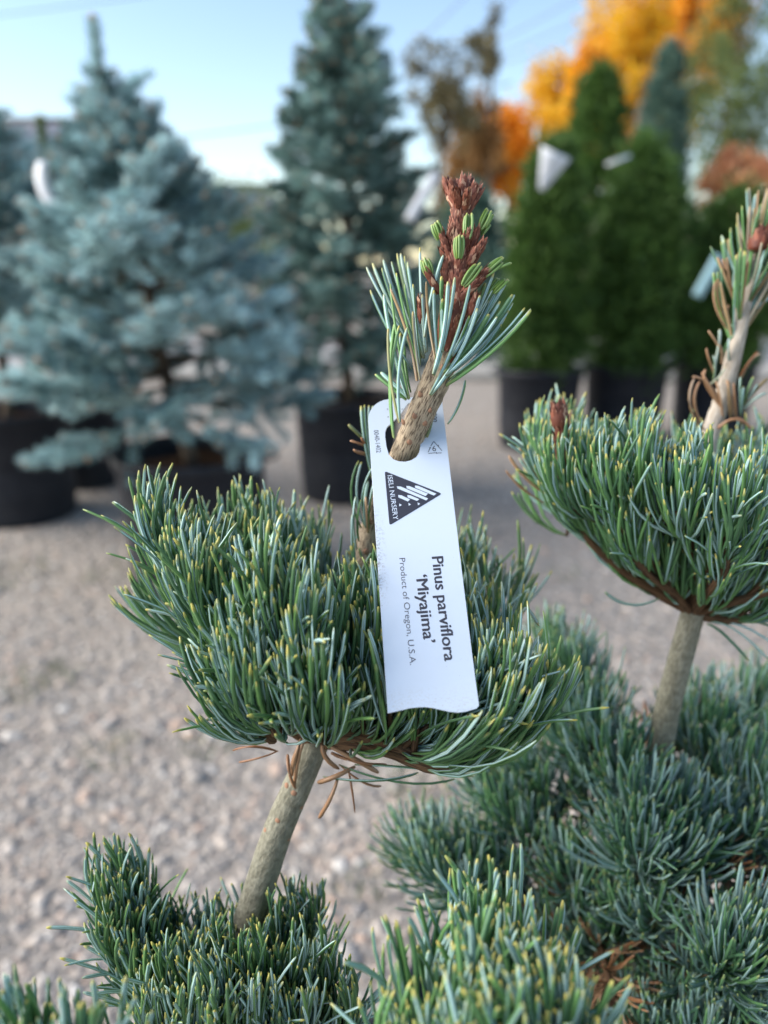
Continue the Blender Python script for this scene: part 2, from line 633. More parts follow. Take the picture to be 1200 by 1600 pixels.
def spruce(name, c, H, crown_r, z0, mt, label, cat='spruce tree', group=None, nw=12, per=7, dens=1.0, seed=1, low_bulge=.25, pot=True, lead=.28, nlen=.025, pw=1.0, lean=0.0):
    global RNG
    RNG = np.random.default_rng(seed)
    c = np.array([c[0], c[1], 0.0])
    root = empty(name, c, label, cat, group)
    if pot: make_pot(root, c)
    tr = MB()
    zz = np.linspace(.3 if pot else 0, H, 14)
    pts = np.stack([c[0] + lean * np.clip((zz - .35) / (H - .35), 0, 1) ** .8 + .008 * np.sin(zz * 9 + seed), c[1] + .006 * np.cos(zz * 7), zz], 1)
    rad = np.interp(zz, [0, H], [.026, .006])
    rad[-2:] *= .7
    tube(tr, pts, rad, 9, rough=.04)
    trunk = tr.build('trunk', M['wood'], root, smooth=True)
    tipm = []
    # leader shoot with needles of its own
    lm = MB()
    top = pts[-1]; base = np.array([top[0], top[1], H - lead])
    for k in range(6):
        p0 = base + (top - base) * k / 6; p1 = base + (top - base) * (k + 1) / 6
        shoot_needles(lm, p0, p1, int(190 * dens), nlen * 1.1, .0026, (62, 50), .7)
    lm.build('leader_needles', mt, root)
    bud = MB(); tube(bud, [top, top + Z * .012, top + Z * .02], [.009, .008, .001], 7)
    bud.build('leader_bud', M['spruce_bud'], root, smooth=True)
    az = RNG.random() * 6
    for wi in range(nw):
        f = wi / (nw - 1)
        z = z0 + (H - lead * .85 - z0) * f ** .92
        g = (H - z) / (H - z0)
        prof = crown_r * min(1.0, (g ** pw) * (1 + low_bulge * math.sin(math.pi * g))) * (1 if wi else .88)
        npb = per if g > .3 else max(4, per - 2)
        for k in range(npb):
            az += 2.39996 + RNG.normal() * .15
            L = max(.05, prof * (.82 + .36 * RNG.random()))
            el = R(np.interp(g, [0, .12, .25, .6, 1], [72, 58, 38, 14, -3]) + RNG.normal() * 6)
            h = np.array([math.cos(az), math.sin(az), 0])
            b0 = np.array([c[0] + lean * max(0, (z - .35) / (H - .35)) ** .8, c[1], z + RNG.normal() * .015])
            d = h * math.cos(el) + Z * math.sin(el)
            tip = b0 + d * L + Z * (.10 * L)
            mid = b0 + d * L * .55 - Z * .02 * L
            bp = spline([b0, mid, tip], 4)
            wd = MB()
            tube(wd, bp, np.linspace(.0065, .0025, len(bp)) * (.6 + L), 5)
            nd = MB()
            side = np.cross(h, Z)
            tw = [(bp[i] , bp[i + 1], .3) for i in range(3, len(bp) - 1)]
            ntw = max(3, int(3 + L * 19))
            for q in range(ntw):
                s = .30 + .66 * (q + .5) / ntw
                b = bp[min(len(bp) - 1, int(s * (len(bp) - 1)))]
                sg = 1 if q % 2 else -1
                dd = nrm(d * .75 + side * sg * (.7 + .3 * RNG.random()) + Z * (.10 + .42 * RNG.normal()))
                tl = min(.13, .035 + L * .30 * (1.1 - s))* (.8 + .5 * RNG.random())
                tw.append((b, b + dd * tl, None))
            r0 = np.clip(.45 + .42 * RNG.normal(), 0, 1)
            for (a, b, _) in tw:
                ln = np.linalg.norm(b - a)
                if _ is None: tube(wd, [a, (a + b) / 2, b], [.0025, .002, .0015], 4)
                shoot_needles(nd, a, b, int((34 + ln * 1150) * dens), nlen, .0029, rnd0=np.clip(r0 + .2 * RNG.normal(), 0, 1))
                if _ is None and RNG.random() < .30: tipm.append((b, nrm(b - a)))
            tipm.append((tip, nrm(tip - mid)))
            br = wd.build('branch', M['wood'], root, smooth=True)
            nd.build('foliage', mt, br)
    bm_ = MB()
    for (p, d) in tipm:
        tube(bm_, [p, p + d * .006, p + d * .014], [.0045, .0055, .001], 6)
    tag(bm_.build('buds', M['spruce_bud'], root, smooth=True), kind='stuff')
    return root


SP = 'potted blue spruces standing on the gravel'
cA = G(308, 955) + np.array([0, .21, 0])
cA[0] = (298 - 600) / 1200 * 2.16
spruce('potted_spruce', cA, 1.44, .44, .54, M['spruce'], 'squat blue spruce in a black pot, its single leader standing against the sky', group=SP, nw=14, per=9, dens=1.2, seed=11, lead=.24, pw=1.4, lean=-.14, low_bulge=.34)
cB = G(570, 795) + np.array([0, .21, 0])
cB[0] = (545 - 600) / 1200 * 3.1
spruce('potted_spruce', cB, 2.12, .385, .54, M['spruce_deep'], 'tall dark blue-green spruce in a pot behind the tagged pine shoot', group=SP, nw=17, per=9, dens=1.3, seed=5, lead=.58, low_bulge=.25, pw=1.2)
cC = G(5, 832) + np.array([0, .21, 0])
cC[0] = (12 - 600) / 1200 * 2.75
spruce('potted_spruce', cC, 1.50, .42, .66, M['spruce'], 'blue spruce in a black pot behind the squat one, cut by the left edge', group=SP, nw=12, per=8, dens=1.1, seed=3, lead=.3)


def PY(px, py, y):
    """point under a photo pixel on the upright plane at distance y"""
    d = P(px, py, 1.0) - CAM
    return CAM + d * (y / d[1])


cD = PY(75, 300, 3.2)
spruce('potted_fir', (cD[0], 3.2), PY(75, 186, 3.2)[2], .17, .50, M['leaf_fir'], 'thin green fir top poking up between the two left spruces', cat='fir tree', nw=9, per=5, dens=.9, seed=8, lead=.2, pw=1.2)

# ------------------------------------------------------------------ arborvitae row
def thuja(c, H, r, label, seed, group, n=7000, pot=True):
    global RNG
    RNG = np.random.default_rng(seed)
    c = np.array([c[0], c[1], 0])
    root = empty('potted_arborvitae', c, label, 'arborvitae', group)
    if pot: make_pot(root, c)
    t = MB(); tube(t, [c + Z * .3, c + Z * H * .6, c + Z * H * .93], [.02, .013, .004], 7)
    t.build('trunk', M['wood'], root, smooth=True)
    z0 = .39
    def rad(z):
        g = (z - z0) / (H - z0)
        return r * np.clip(np.minimum(.82 + 1.2 * g, 1) * (1 - np.clip(g, 0, 1) ** 4.5) + .02, .02, 1)
    # some limbs seen inside
    for k in range(9):
        z = z0 + (H - z0) * (k + .5) / 10
        a = k * 2.4
        rr = rad(z) * .8
        e = c + np.array([math.cos(a) * rr, math.sin(a) * rr, z + rr * 1.2])
        b = MB(); tube(b, spline([c + Z * z, (c + Z * (z + .05) + e) / 2, e], 3), np.linspace(.008, .003, 7), 5)
        b.build('limb', M['wood'], root, smooth=True)
    m = MB()
    # clumps: each clump a set of upright flat sprays
    nc = 420
    zc = z0 + (H - z0) * RNG.random(nc) ** .9
    a = RNG.random(nc) * 6.283
    rr = rad(zc) * np.sqrt(.2 + .8 * RNG.random(nc)) * (.62 + .56 * RNG.random(nc))
    zc = zc + .06 * (RNG.random(nc) - .5) + .05 * np.sin(a * 3 + seed)
    cc = np.stack([c[0] + np.cos(a) * rr, c[1] + np.sin(a) * rr, zc], 1)
    k = n // nc
    base = np.repeat(cc, k, 0) + RNG.normal(size=(nc * k, 3)) * (.030, .030, .035)
    out = np.repeat(np.stack([np.cos(a), np.sin(a), 0 * a], 1), k, 0)
    d = nrm(out * .55 + Z * (.8) + RNG.normal(size=base.shape) * .38)
    rn = np.clip(np.repeat(RNG.random(nc), k) * .7 + .3 * RNG.random(nc * k), 0, 1)
    blades(m, base, d, .045 + .03 * RNG.random(len(base)), .012 + .008 * RNG.random(len(base)), rn)
    side = nrm(np.cross(d, RNG.normal(size=d.shape)))
    for s in (-1, 1):
        blades(m, base + d * .018, nrm(d + side * s * .8), .03 + .02 * RNG.random(len(base)), .008 + .006 * RNG.random(len(base)), rn)
    m.build('crown', M['thuja'], root)
    return root


TG = 'potted arborvitae in a row'
def gx(px, py, zc): 
    g = G(px, py) + np.array([0, .21, 0]); g[0] = PY(px, 450, g[1])[0]; return g
thuja(gx(852, 712, 4.0), 1.34, .168, 'arborvitae in a black pot carrying a large white label near its top', 21, TG, n=9000)
thuja(gx(992, 700, 4.1), 1.36, .225, 'bushy arborvitae in a black pot, second in its row, just left of the dry stem', 22, TG, n=10000)
thuja(gx(1135, 690, 4.2), 1.15, .26, 'arborvitae at the right end of its row, behind the dry needled pine stem', 23, TG, n=8000)


# ------------------------------------------------------------------ far trees
def leaf_tree(name, base, H, clumps, mt, label, cat, leaf=.05, n=5000, group=None, trunk_r=.06, seed=1, limbs=True, sigma=.42, narrow=1.6):
    """clumps: list of (centre, radii)"""
    global RNG
    RNG = np.random.default_rng(seed)
    base = np.array(base)
    root = empty(name, base, label, cat, group)
    t = MB()
    top = np.array([base[0], base[1], H * .93])
    pts = spline([base - Z * .05, base + Z * H * .35 + np.array([.03 * H, 0, 0]) * RNG.normal() * .5, top], 6)
    tube(t, pts, np.linspace(trunk_r, trunk_r * .2, len(pts)), 8, rough=.05)
    t.build('trunk', M['wood'], root, smooth=True)
    m = MB()
    tot = sum(r[0] * r[1] * r[2] for _, r in clumps) ** (1)
    for (cc, rr) in clumps:
        cc = np.array(cc); rr = np.array(rr)
        if limbs:
            i = int(np.argmin(np.linalg.norm(pts - (cc - Z * rr[2] * .9), axis=1)))
            b = MB(); bp = spline([pts[i], (pts[i] + cc) / 2 - Z * .05 * H * .2, cc], 4)
            tube(b, bp, np.linspace(trunk_r * .45, trunk_r * .12, len(bp)), 6)
            b.build('limb', M['wood'], root, smooth=True)
        k = int(n * (rr[0] * rr[1] * rr[2]) / tot) + 30
        # sub clumps give light and dark, and gaps
        ns = max(5, k // 45)
        sc = nrm(RNG.normal(size=(ns, 3))) * (RNG.random((ns, 1)) ** .45) * rr + cc
        idx = RNG.integers(0, ns, k)
        p = sc[idx] + RNG.normal(size=(k, 3)) * rr * sigma * .36
        d = nrm(RNG.normal(size=(k, 3)) + Z * -.2)
        rn = np.clip(RNG.random(ns)[idx] * .75 + .25 * RNG.random(k), 0, 1)
        blades(m, p, d, leaf * (.7 + .6 * RNG.random(k)), leaf / narrow * (.7 + .6 * RNG.random(k)), rn)
    m.build('crown', mt, root)
    return root


def ball_clumps(px, py, zc, wpx, hpx, k, seed, depth=.8):
    """k irregular clumps filling a crown of wpx by hpx photo pixels, at camera depth zc"""
    r = np.random.default_rng(seed)
    s = zc / 1200
    out = []
    for i in range(k):
        a = r.random() * 6.283; q = math.sqrt(r.random())
        ox, oy = math.cos(a) * q * wpx * .36, math.sin(a) * q * hpx * .38
        oz = (r.random() - .5) * wpx * s * depth
        f = .20 + .12 * r.random()
        out.append((P(px + ox, py + oy, zc) + FWD * oz, (wpx * s * f, wpx * s * f, hpx * s * f)))
    return out


def far_tree(name, px, py, zc, wpx, hpx, mt, label, cat, k=9, n=4500, leaf=None, seed=1, group=None, **kw):
    b = P(px, py, zc)
    top = P(px, py - hpx / 2, zc)[2]
    return leaf_tree(name, (b[0], b[1], 0), top, ball_clumps(px, py, zc, wpx, hpx, k, seed), mt, label, cat,
                     leaf=leaf or .0075 * zc, n=n, seed=seed, group=group, trunk_r=.008 * zc, **kw)


FT = 'trees beyond the nursery yard'
far_tree('maple_tree', 872, 215, 16, 130, 260, M['leaf_yellow'], 'golden yellow tree between the orange tree and the tall dark cone', 'tree', k=12, n=6720, seed=31, group=FT)
far_tree('maple_tree', 990, 130, 17, 165, 290, M['leaf_yellow'], 'bright yellow tree crown rising behind the tall dark cone', 'tree', k=14, n=8320, seed=32, group=FT)
far_tree('maple_tree', 1085, 25, 19, 150, 270, M['leaf_amber'], 'tallest amber tree, its crown cut by the top edge', 'tree', k=12, n=8000, seed=33, group=FT)
far_tree('maple_tree', 798, 245, 15, 90, 180, M['leaf_amber_red'], 'small orange-red tree next to the tawny thicket', 'tree', k=10, n=5760, seed=34, group=FT)
far_tree('oak_tree', 735, 260, 14, 125, 190, M['leaf_gold_brown'], 'tawny brown tree left of the orange-red tree', 'tree', k=10, n=5760, seed=35, group=FT)
far_tree('pine_tree', 695, 155, 12, 160, 160, M['leaf_olive'], 'sparse olive-brown tree with sky showing through its crown', 'tree', k=11, n=3040, seed=36, group=FT, narrow=2.2)
far_tree('pine_tree', 768, 65, 13, 60, 90, M['leaf_olive'], 'thin wispy treetop poking above the tawny tree', 'tree', k=6, n=672, seed=37, group=FT, narrow=2.5)
far_tree('pine_tree', 1150, 140, 9, 210, 360, M['leaf_green'], 'loose open conifer at the upper right with sky through its limbs', 'tree', k=17, n=8500, seed=38, group=FT, narrow=2.6)
far_tree('maple_tree', 925, 190, 15, 120, 210, M['leaf_amber'], 'amber gold tree showing on both sides of the tall dark cone', 'tree', k=11, n=5200, seed=44, group=FT)
far_tree('maple_tree', 1150, 60, 18, 110, 170, M['leaf_olive_gold'], 'olive gold treetop behind the loose open conifer', 'tree', k=9, n=2600, seed=45, group=FT)
far_tree('shrub', 1160, 300, 8, 120, 130, M['leaf_pink'], 'salmon pink autumn shrub above the dry pine stem', 'shrub', k=8, n=4160, seed=39)
far_tree('shrub', 1020, 250, 12, 90, 150, M['leaf_pink'], 'pale pink shrub glimpsed between the blue-green cone and the dark cone', 'shrub', k=7, n=2560, seed=40)
far_tree('shrub', 1110, 370, 10, 300, 210, M['leaf_green'], 'broad green shrub filling the gap behind the arborvitae', 'shrub', k=12, n=6720, seed=41)
far_tree('shrub', 745, 420, 10, 230, 230, M['leaf_green'], 'dull green shrub between the tall spruce and the arborvitae row', 'shrub', k=10, n=5120, seed=42)
far_tree('shrub', 360, 400, 13, 480, 140, M['leaf_green'], 'low green hedge-like shrub behind the two blue spruces', 'shrub', k=12, n=5120, seed=43)


def cone_tree(px, ptop, zc, wpx, H0, mt, label, seed, n=7000):
    """slender upright conifer standing on the ground"""
    global RNG
    RNG = np.random.default_rng(seed)
    top = P(px, ptop, zc)
    c = np.array([top[0], top[1], 0]); H = top[2]
    root = empty('conifer', c, label, 'conifer', 'upright conifers behind the arborvitae')
    t = MB(); tube(t, [c, c + Z * H * .5, c + Z * H], [.05, .03, .004], 7); t.build('trunk', M['wood'], root, smooth=True)
    r = wpx * zc / 2400
    nc = 360
    g = RNG.random(nc) ** .8
    zz = .12 + (H - .12) * g
    rr = r * np.clip((1 - g) ** .75 * 1.35, .02, 1) * (.6 + .5 * RNG.random(nc))
    a = RNG.random(nc) * 6.283
    cc = np.stack([c[0] + np.cos(a) * rr, c[1] + np.sin(a) * rr, zz], 1)
    k = n // nc
    base = np.repeat(cc, k, 0) + RNG.normal(size=(nc * k, 3)) * r * .12
    out = np.repeat(np.stack([np.cos(a), np.sin(a), 0 * a], 1), k, 0)
    d = nrm(out * .8 + Z * .6 + RNG.normal(size=base.shape) * .4)
    m = MB()
    blades(m, base, d, r * .30, r * .09, np.clip(np.repeat(RNG.random(nc), k) * .7 + .3 * RNG.random(nc * k), 0, 1))
    m.build('crown', mt, root)


cone_tree(937, 118, 7.0, 140, 2, M['thuja'], 'tall dark green cone rising behind the arborvitae row', 51)
cone_tree(1047, 80, 7.6, 105, 2, M['cone_green'], 'slender blue-green cone right of the dark green cone', 52)
cone_tree(735, 300, 6.2, 130, 2, M['cone_green'], 'small dull green cone between the tall spruce and the arborvitae', 53)


# ------------------------------------------------------------------ buildings
def house(px0, px1, pridge, peave, zc, label, seed=1, gable=False):
    a = P(px0, peave, zc); b = P(px1, peave, zc)
    ze = a[2]; zr = P(px0, pridge, zc + 2.5)[2]
    x0, x1 = a[0], b[0]; y0 = a[1]; dpt = 6.0
    root = empty('house', ((x0 + x1) / 2, y0 + dpt / 2, 0), label, 'house', None)
    wl = MB(); box(wl, (x0 + .3, y0 + .4, 0), (x1 - .3, y0 + dpt - .4, ze - .02)); wall = wl.build('wall', M['wall'], root)
    rf = MB()
    ym = y0 + dpt / 2
    V = [(x0, y0, ze), (x1, y0, ze), (x1, ym, zr), (x0, ym, zr), (x1, y0 + dpt, ze), (x0, y0 + dpt, ze),
         (x0, y0, ze - .12), (x1, y0, ze - .12), (x1, y0 + dpt, ze - .12), (x0, y0 + dpt, ze - .12)]
    rf.add(V, [(0, 1, 2, 3), (3, 2, 4, 5), (6, 7, 1, 0), (9, 5, 4, 8), (6, 9, 8, 7)], [(0, 3, 5), (1, 4, 2)])
    rf.add([V[0], V[5], V[9], V[6]], [(0, 1, 2, 3)]).add([V[1], V[7], V[8], V[4]], [(0, 1, 2, 3)])
    roof = rf.build('roof', M['roof'], root)
    tr = MB(); box(tr, (x0 - .02, ym - .12, zr - .02), (x1 + .02, ym + .12, zr + .07)); tr.build('ridge_cap', M['roof_edge'], roof)
    n = int((x1 - x0) / .6)
    for i in range(1, n):
        x = x0 + (x1 - x0) * i / n
        s = MB(); s.add([(x - .02, y0, ze + .005), (x + .02, y0, ze + .005), (x + .02, ym, zr + .005), (x - .02, ym, zr + .005),
                         (x - .02, y0, ze + .04), (x + .02, y0, ze + .04), (x + .02, ym, zr + .04), (x - .02, ym, zr + .04)],
                        [(4, 5, 6, 7), (0, 4, 7, 3), (1, 2, 6, 5), (0, 1, 5, 4)])
        s.build('roof_seam', M['roof'], roof)
    ft = MB(); box(ft, (x0 - .02, y0 - .12, ze - .16), (x1 + .02, y0 - .003, ze + .02)); ft.build('gutter', M['wall'], roof)
    nwin = max(2, int((x1 - x0) / 2.2))
    for i in range(nwin):
        x = x0 + (x1 - x0) * (i + .5) / nwin
        f = MB(); box(f, (x - .55, y0 + .34, ze * .38), (x + .55, y0 + .398, ze * .85)); fr = f.build('window', M['logo_white'], root)
        g = MB(); box(g, (x - .47, y0 + .325, ze * .42), (x + .47, y0 + .338, ze * .81)); g.build('pane', M['glass'], fr)
    return root


house(-160, 182, 190, 246, 15, 'low building with a grey metal roof behind the leftmost spruces')
house(250, 400, 290, 318, 26, 'small distant building seen between the squat spruce and the tall spruce')


# ------------------------------------------------------------------ overhead lines
def wire(a, b, sag, label, rad=.016):
    m = MB()
    t = np.linspace(0, 1, 24)[:, None]
    pts = np.array(a) * (1 - t) + np.array(b) * t - Z * sag * 4 * t * (1 - t)
    tube(m, pts, rad, 5)
    return tag(m.build('power_line', M['cable'], smooth=True), label, 'power line', 'overhead lines across the sky')


wire(P(-350, 62, 26), P(760, -100, 30), .3, 'single overhead line crossing the upper left corner of the sky', .018)
wire(P(180, 226, 34), P(800, 130, 30), .2, 'overhead line dipping behind the tall spruce, low over the pale sky', .032)
for i, (x0, y0, x1, y1, nm) in enumerate(((560, 150, 780, -60, 'steepest overhead line, just right of the tall spruce top'),
                                          (610, 168, 860, -60, 'second steepest of the overhead lines fanning out above the olive tree'),
                                          (660, 122, 1000, -60, 'middle overhead line of the fan above the olive tree'),
                                          (640, 140, 1060, -38, 'paired upper overhead line sloping towards the amber tree'),
                                          (640, 152, 1080, -20, 'paired lower overhead line sloping towards the amber tree'),
                                          (740, 200, 1120, 0, 'lowest overhead line passing behind the yellow tree'))):
    wire(P(x0, y0, 32), P(x1, y1, 22), .12, nm, .020)


# ------------------------------------------------------------------ labels on the potted trees
def label_card(px, py, yd, wpx, hpx, ang, mt, label, curl=.0, yaw=0.0, shape='rect'):
    c = PY(px, py, yd)
    s = float((c - CAM) @ FWD) / 1200
    W, H = wpx * s, hpx * s
    m = MB()
    n = 9
    V = []
    for dy in (0, .0025):
        for i in range(n):
            t = i / (n - 1) - .5
            for e in (-1, 1):
                x = e * W / 2
                if shape == 'pennant': x = e * W / 2 * (1.0 - .85 * (t + .5))
                z = -t * H
                off = curl * (t * t) * H
                u = RIGHT * (x * math.cos(ang) + z * math.sin(ang) + off) + Z * (-x * math.sin(ang) + z * math.cos(ang)) + np.array([0, 1, 0]) * (dy + x * yaw)
                V.append(c + u)
    k = 2 * n
    Q = [(2 * i, 2 * i + 1, 2 * i + 3, 2 * i + 2) for i in range(n - 1)]
    Q += [(k + 2 * i, k + 2 * i + 2, k + 2 * i + 3, k + 2 * i + 1) for i in range(n - 1)]
    for i in range(n - 1):
        Q += [(2 * i, 2 * i + 2, k + 2 * i + 2, k + 2 * i), (2 * i + 1, k + 2 * i + 1, k + 2 * i + 3, 2 * i + 3)]
    Q += [(0, k, k + 1, 1), (2 * n - 2, 2 * n - 1, k + 2 * n - 1, k + 2 * n - 2)]
    m.add(V, Q)
    return tag(m.build('plant_label', mt, origin=c), label, 'label')


label_card(857, 268, 3.60, 52, 58, .35, M['white_label'], 'large white triangular label hanging near the top of the left arborvitae', yaw=.2, shape='pennant')
label_card(966, 250, 3.62, 42, 5, -.35, M['white_label'], 'thin white strip label seen edge-on on the second arborvitae', yaw=.3)
label_card(1106, 432, 3.5, 17, 66, .42, M['cyan_label'], 'pale blue strip label hanging beside the dry pine stem', yaw=.2)
label_card(66, 287, 2.22, 20, 66, -.1, M['white_label'], 'curled white strip label on the spruce cut by the left edge', curl=.55)
label_card(660, 308, 2.62, 16, 80, .55, M['white_label'], 'slanted white strip label on the tall spruce left of the brown bud', yaw=.3)


# ------------------------------------------------------------------ pine needles
def needle_geo(m, base, d, bend, L, wd, nref, rnd, dry=None, K=6, seg4=True):
    """curved needles: outer faces green (side 0), inner faces blue-white (side 1)"""
    n = len(base)
    dry = np.zeros(n) if dry is None else np.broadcast_to(dry, (n,))
    t = np.array({8: [0, .12, .28, .44, .6, .76, .9, .97, 1], 6: [0, .16, .38, .6, .8, .95, 1], 5: [0, .2, .46, .72, .94, 1], 4: [0, .3, .6, .92, 1]}[K])
    C = base[:, None, :] + L[:, None, None] * (d[:, None, :] * t[None, :, None] + bend[:, None, :] * (t ** 2)[None, :, None])
    T = nrm(d[:, None, :] + 2 * bend[:, None, :] * t[None, :, None])
    N = nref[:, None, :] - T * np.sum(nref[:, None, :] * T, -1, keepdims=True)
    N = nrm(N)
    B = np.cross(T, N)
    prof = np.interp(t, [0, .12, .5, .90, .96, 1], [.62, .88, 1, 1, .88, .40])
    h = (wd[:, None] * prof)[..., None]
    ring = np.stack([C - N * h * .42, C + B * h * .5, C + N * h * .30, C - B * h * .5], 2)   # n,K+1,4,3
    V = ring.reshape(-1, 3)
    i0 = (np.arange(n) * (K + 1) * 4)[:, None, None] + (np.arange(K) * 4)[None, :, None]
    j = np.arange(4)[None, None, :]
    j2 = (j + 1) % 4
    Q = np.stack([i0 + j, i0 + j2, i0 + 4 + j2, i0 + 4 + j], -1).reshape(-1, 4)
    side = np.tile([0, 1, 1, 0], n * K)
    e = (np.arange(n) * (K + 1) * 4)[:, None] + K * 4 + np.arange(4)[None, :]
    Q = np.concatenate([Q, e])
    side = np.concatenate([side, np.zeros(n)])
    m.add(V, Q, qf=side, t=np.tile(np.repeat(t, 4), n), rnd=np.repeat(rnd, (K + 1) * 4), edge=np.tile([0., 1., 0., 1.], n * (K + 1)), dry=np.repeat(dry, (K + 1) * 4))


def needles_on(a, b, n, L, th=(58, 16), upb=.45, curv=.30, wd=.0015, bunch=5, outb=None, floor=-9):
    """needles in bundles along the shoot a->b; returns dict of arrays"""
    nf = max(2, n // bunch)
    ax = nrm(b - a)
    ref = np.array([.31, .2, 1.0]) if abs(ax[2]) < .85 else np.array([1.0, .1, 0])
    u = nrm(np.cross(ax, ref)); v = np.cross(ax, u)
    s = (np.arange(nf) + RNG.random(nf)) / nf
    ph = np.arange(nf) * 2.39996 + RNG.random() * 6 + RNG.normal(size=nf) * .2
    s = np.repeat(s, bunch); ph = np.repeat(ph, bunch) + RNG.normal(size=nf * bunch) * .22
    k = len(s)
    tt = np.radians(th[0] + (th[1] - th[0]) * s ** 1.3) + RNG.normal(size=k) * .13
    rad = np.cos(ph)[:, None] * u + np.sin(ph)[:, None] * v
    d = np.cos(tt)[:, None] * ax + np.sin(tt)[:, None] * rad
    d = d + Z * upb * (.7 + .6 * RNG.random(k))[:, None]
    if outb is not None: d = d + outb
    d = d + RNG.normal(size=(k, 3)) * .05
    d[:, 2] = np.where(d[:, 2] < floor, floor + .25 * np.abs(d[:, 2]) * RNG.random(k), d[:, 2])
    d = nrm(d)
    bt = nrm(ax * .25 + Z * 1.0 + RNG.normal(size=(k, 3)) * .16)
    bend = bt - d * np.sum(bt * d, -1, keepdims=True)
    cv = curv * (.6 + .8 * RNG.random(k))
    cv = np.where((RNG.random(k) < .14) & (d[:, 2] > .7), -.45 * cv, cv)
    bend = bend * cv[:, None] - d * (.22 * np.abs(cv))[:, None]
    base = a + (b - a) * s[:, None] + rad * .001
    return dict(base=base, d=d, bend=bend, L=L * (.78 + .36 * RNG.random(k)), wd=wd * (.85 + .3 * RNG.random(k)),
                nref=-rad + RNG.normal(size=(k, 3)) * 1.3, rnd=RNG.random(k))


def cat(l):
    return {k: np.concatenate([x[k] for x in l]) for k in l[0]}


def branch(root_pts, nside, L, rw=.0032, per=44, main_per=60, s0=.32, side_len=(.011, .020), upb=.45, th=(58, 16), curv=.3, wd=.0015, up_side=1.0, endper=30, hub=None, floor=.02, flow=(.0, .0)):
    """one pine limb: its wood polygons and all its needles"""
    pts = spline(root_pts, 6)
    wood = MB()
    tube(wood, pts, np.linspace(rw, rw * .55, len(pts)), 7, rough=.06)
    T = nrm(np.gradient(pts, axis=0))
    hub = pts[0] if hub is None else hub

    def fl(p):
        o = nrm((p - hub) * (1, 1, 0) + 1e-6)
        r = min(1.0, np.linalg.norm((p - hub)[:2]) / .05)
        return o * flow[0] * r + Z * flow[1]
    out = []
    n = len(pts)
    i0 = int(s0 * (n - 1))
    # main axis in pieces so the needles follow the bend
    steps = list(range(i0, n - 1, 2))
    for i in steps:
        j = min(n - 1, i + 2)
        out.append(needles_on(pts[i], pts[j], max(4, main_per // max(1, len(steps))), L, (th[0] + 4, th[0] - 4), upb, curv, wd, floor=floor, outb=fl(pts[i])))
    e = pts[-1]; ed = nrm(T[-1] + Z * .7)
    out.append(needles_on(e, e + ed * side_len[1] * .8, endper, L, th, upb, curv, wd, floor=floor, outb=fl(e)))
    tube(wood, [e, e + ed * side_len[1] * .4, e + ed * side_len[1] * .8], [rw * .55, rw * .45, rw * .3], 6)
    for k in range(nside):
        s = s0 + (1 - s0) * (k + .6 * RNG.random()) / nside
        i = min(n - 1, int(s * (n - 1)))
        q = RNG.random() * 6.283
        h = np.array([math.cos(q), math.sin(q), 0])
        o = (pts[i] - pts[0]) * (1, 1, 0)
        dd = nrm(T[i] * .25 + h * .38 + o * 6.0 + Z * up_side)
        ln = side_len[0] + (side_len[1] - side_len[0]) * RNG.random()
        a = pts[i]; b = a + dd * ln
        tube(wood, [a, (a + b) / 2, b], [rw * .5, rw * .45, rw * .3], 5)
        out.append(needles_on(a + (b - a) * .15, b, per, L, th, upb, curv, wd, floor=floor, outb=fl(b)))
    return wood, cat(out)


# the plane the plant tag hangs in; needles that would poke through it are bent out of the way (left out)
f_ = 1200.0
corners = np.array([[574, 622], [691, 618.5], [754.8, 1103], [612.8, 1111]])
hh = np.c_[(corners - (600, 800)) / f_, np.ones(4)]
A_ = np.stack([hh[0], -hh[1], hh[2], -hh[3]], 1)
lam = np.linalg.svd(A_)[2][-1]; lam = lam / lam[0]
Xc = hh * lam[:, None]
TW = .027
sc_ = TW / np.linalg.norm(Xc[1] - Xc[0])
Xw = np.array([CAM + RIGHT * p[0] + FWD * p[2] - UPV * p[1] for p in Xc * sc_])
O_ = Xw[0]
U_ = nrm(Xw[1] - Xw[0]); Vd = Xw[3] - Xw[0]; TL_ = np.linalg.norm(Vd)
Nn = nrm(np.cross(U_, nrm(-Vd))); V_ = np.cross(Nn, U_)     # V_ points up the tag, Nn to the viewer


def tuv(px, py):
    """photo pixel -> (x,y) on the tag's own plane, y negative downwards"""
    d = P(px, py, 1.0) - CAM
    q = CAM + d * (((O_ - CAM) @ Nn) / (d @ Nn)) - O_
    return float(q @ U_), float(q @ V_)



def clear_of_tag(base, d, bend, L):
    keep = np.ones(len(L), bool)
    for t in np.linspace(0, 1, 12):
        p = base + L[:, None] * (d * t + bend * t * t)
        h = (p - O_) @ Nn
        # seen from the side the tag faces, along the sight line of the tag's front
        c = p - CAM
        s = ((O_ - CAM) @ Nn) / (c @ Nn)
        q = CAM + c * s[:, None] - O_
        x, y = q @ U_, q @ V_
        keep &= ~((h > -.0048) & (x > -.0006) & (x < TW + .0006) & (y < .001) & (y > -TL_ - .0004))
    return keep


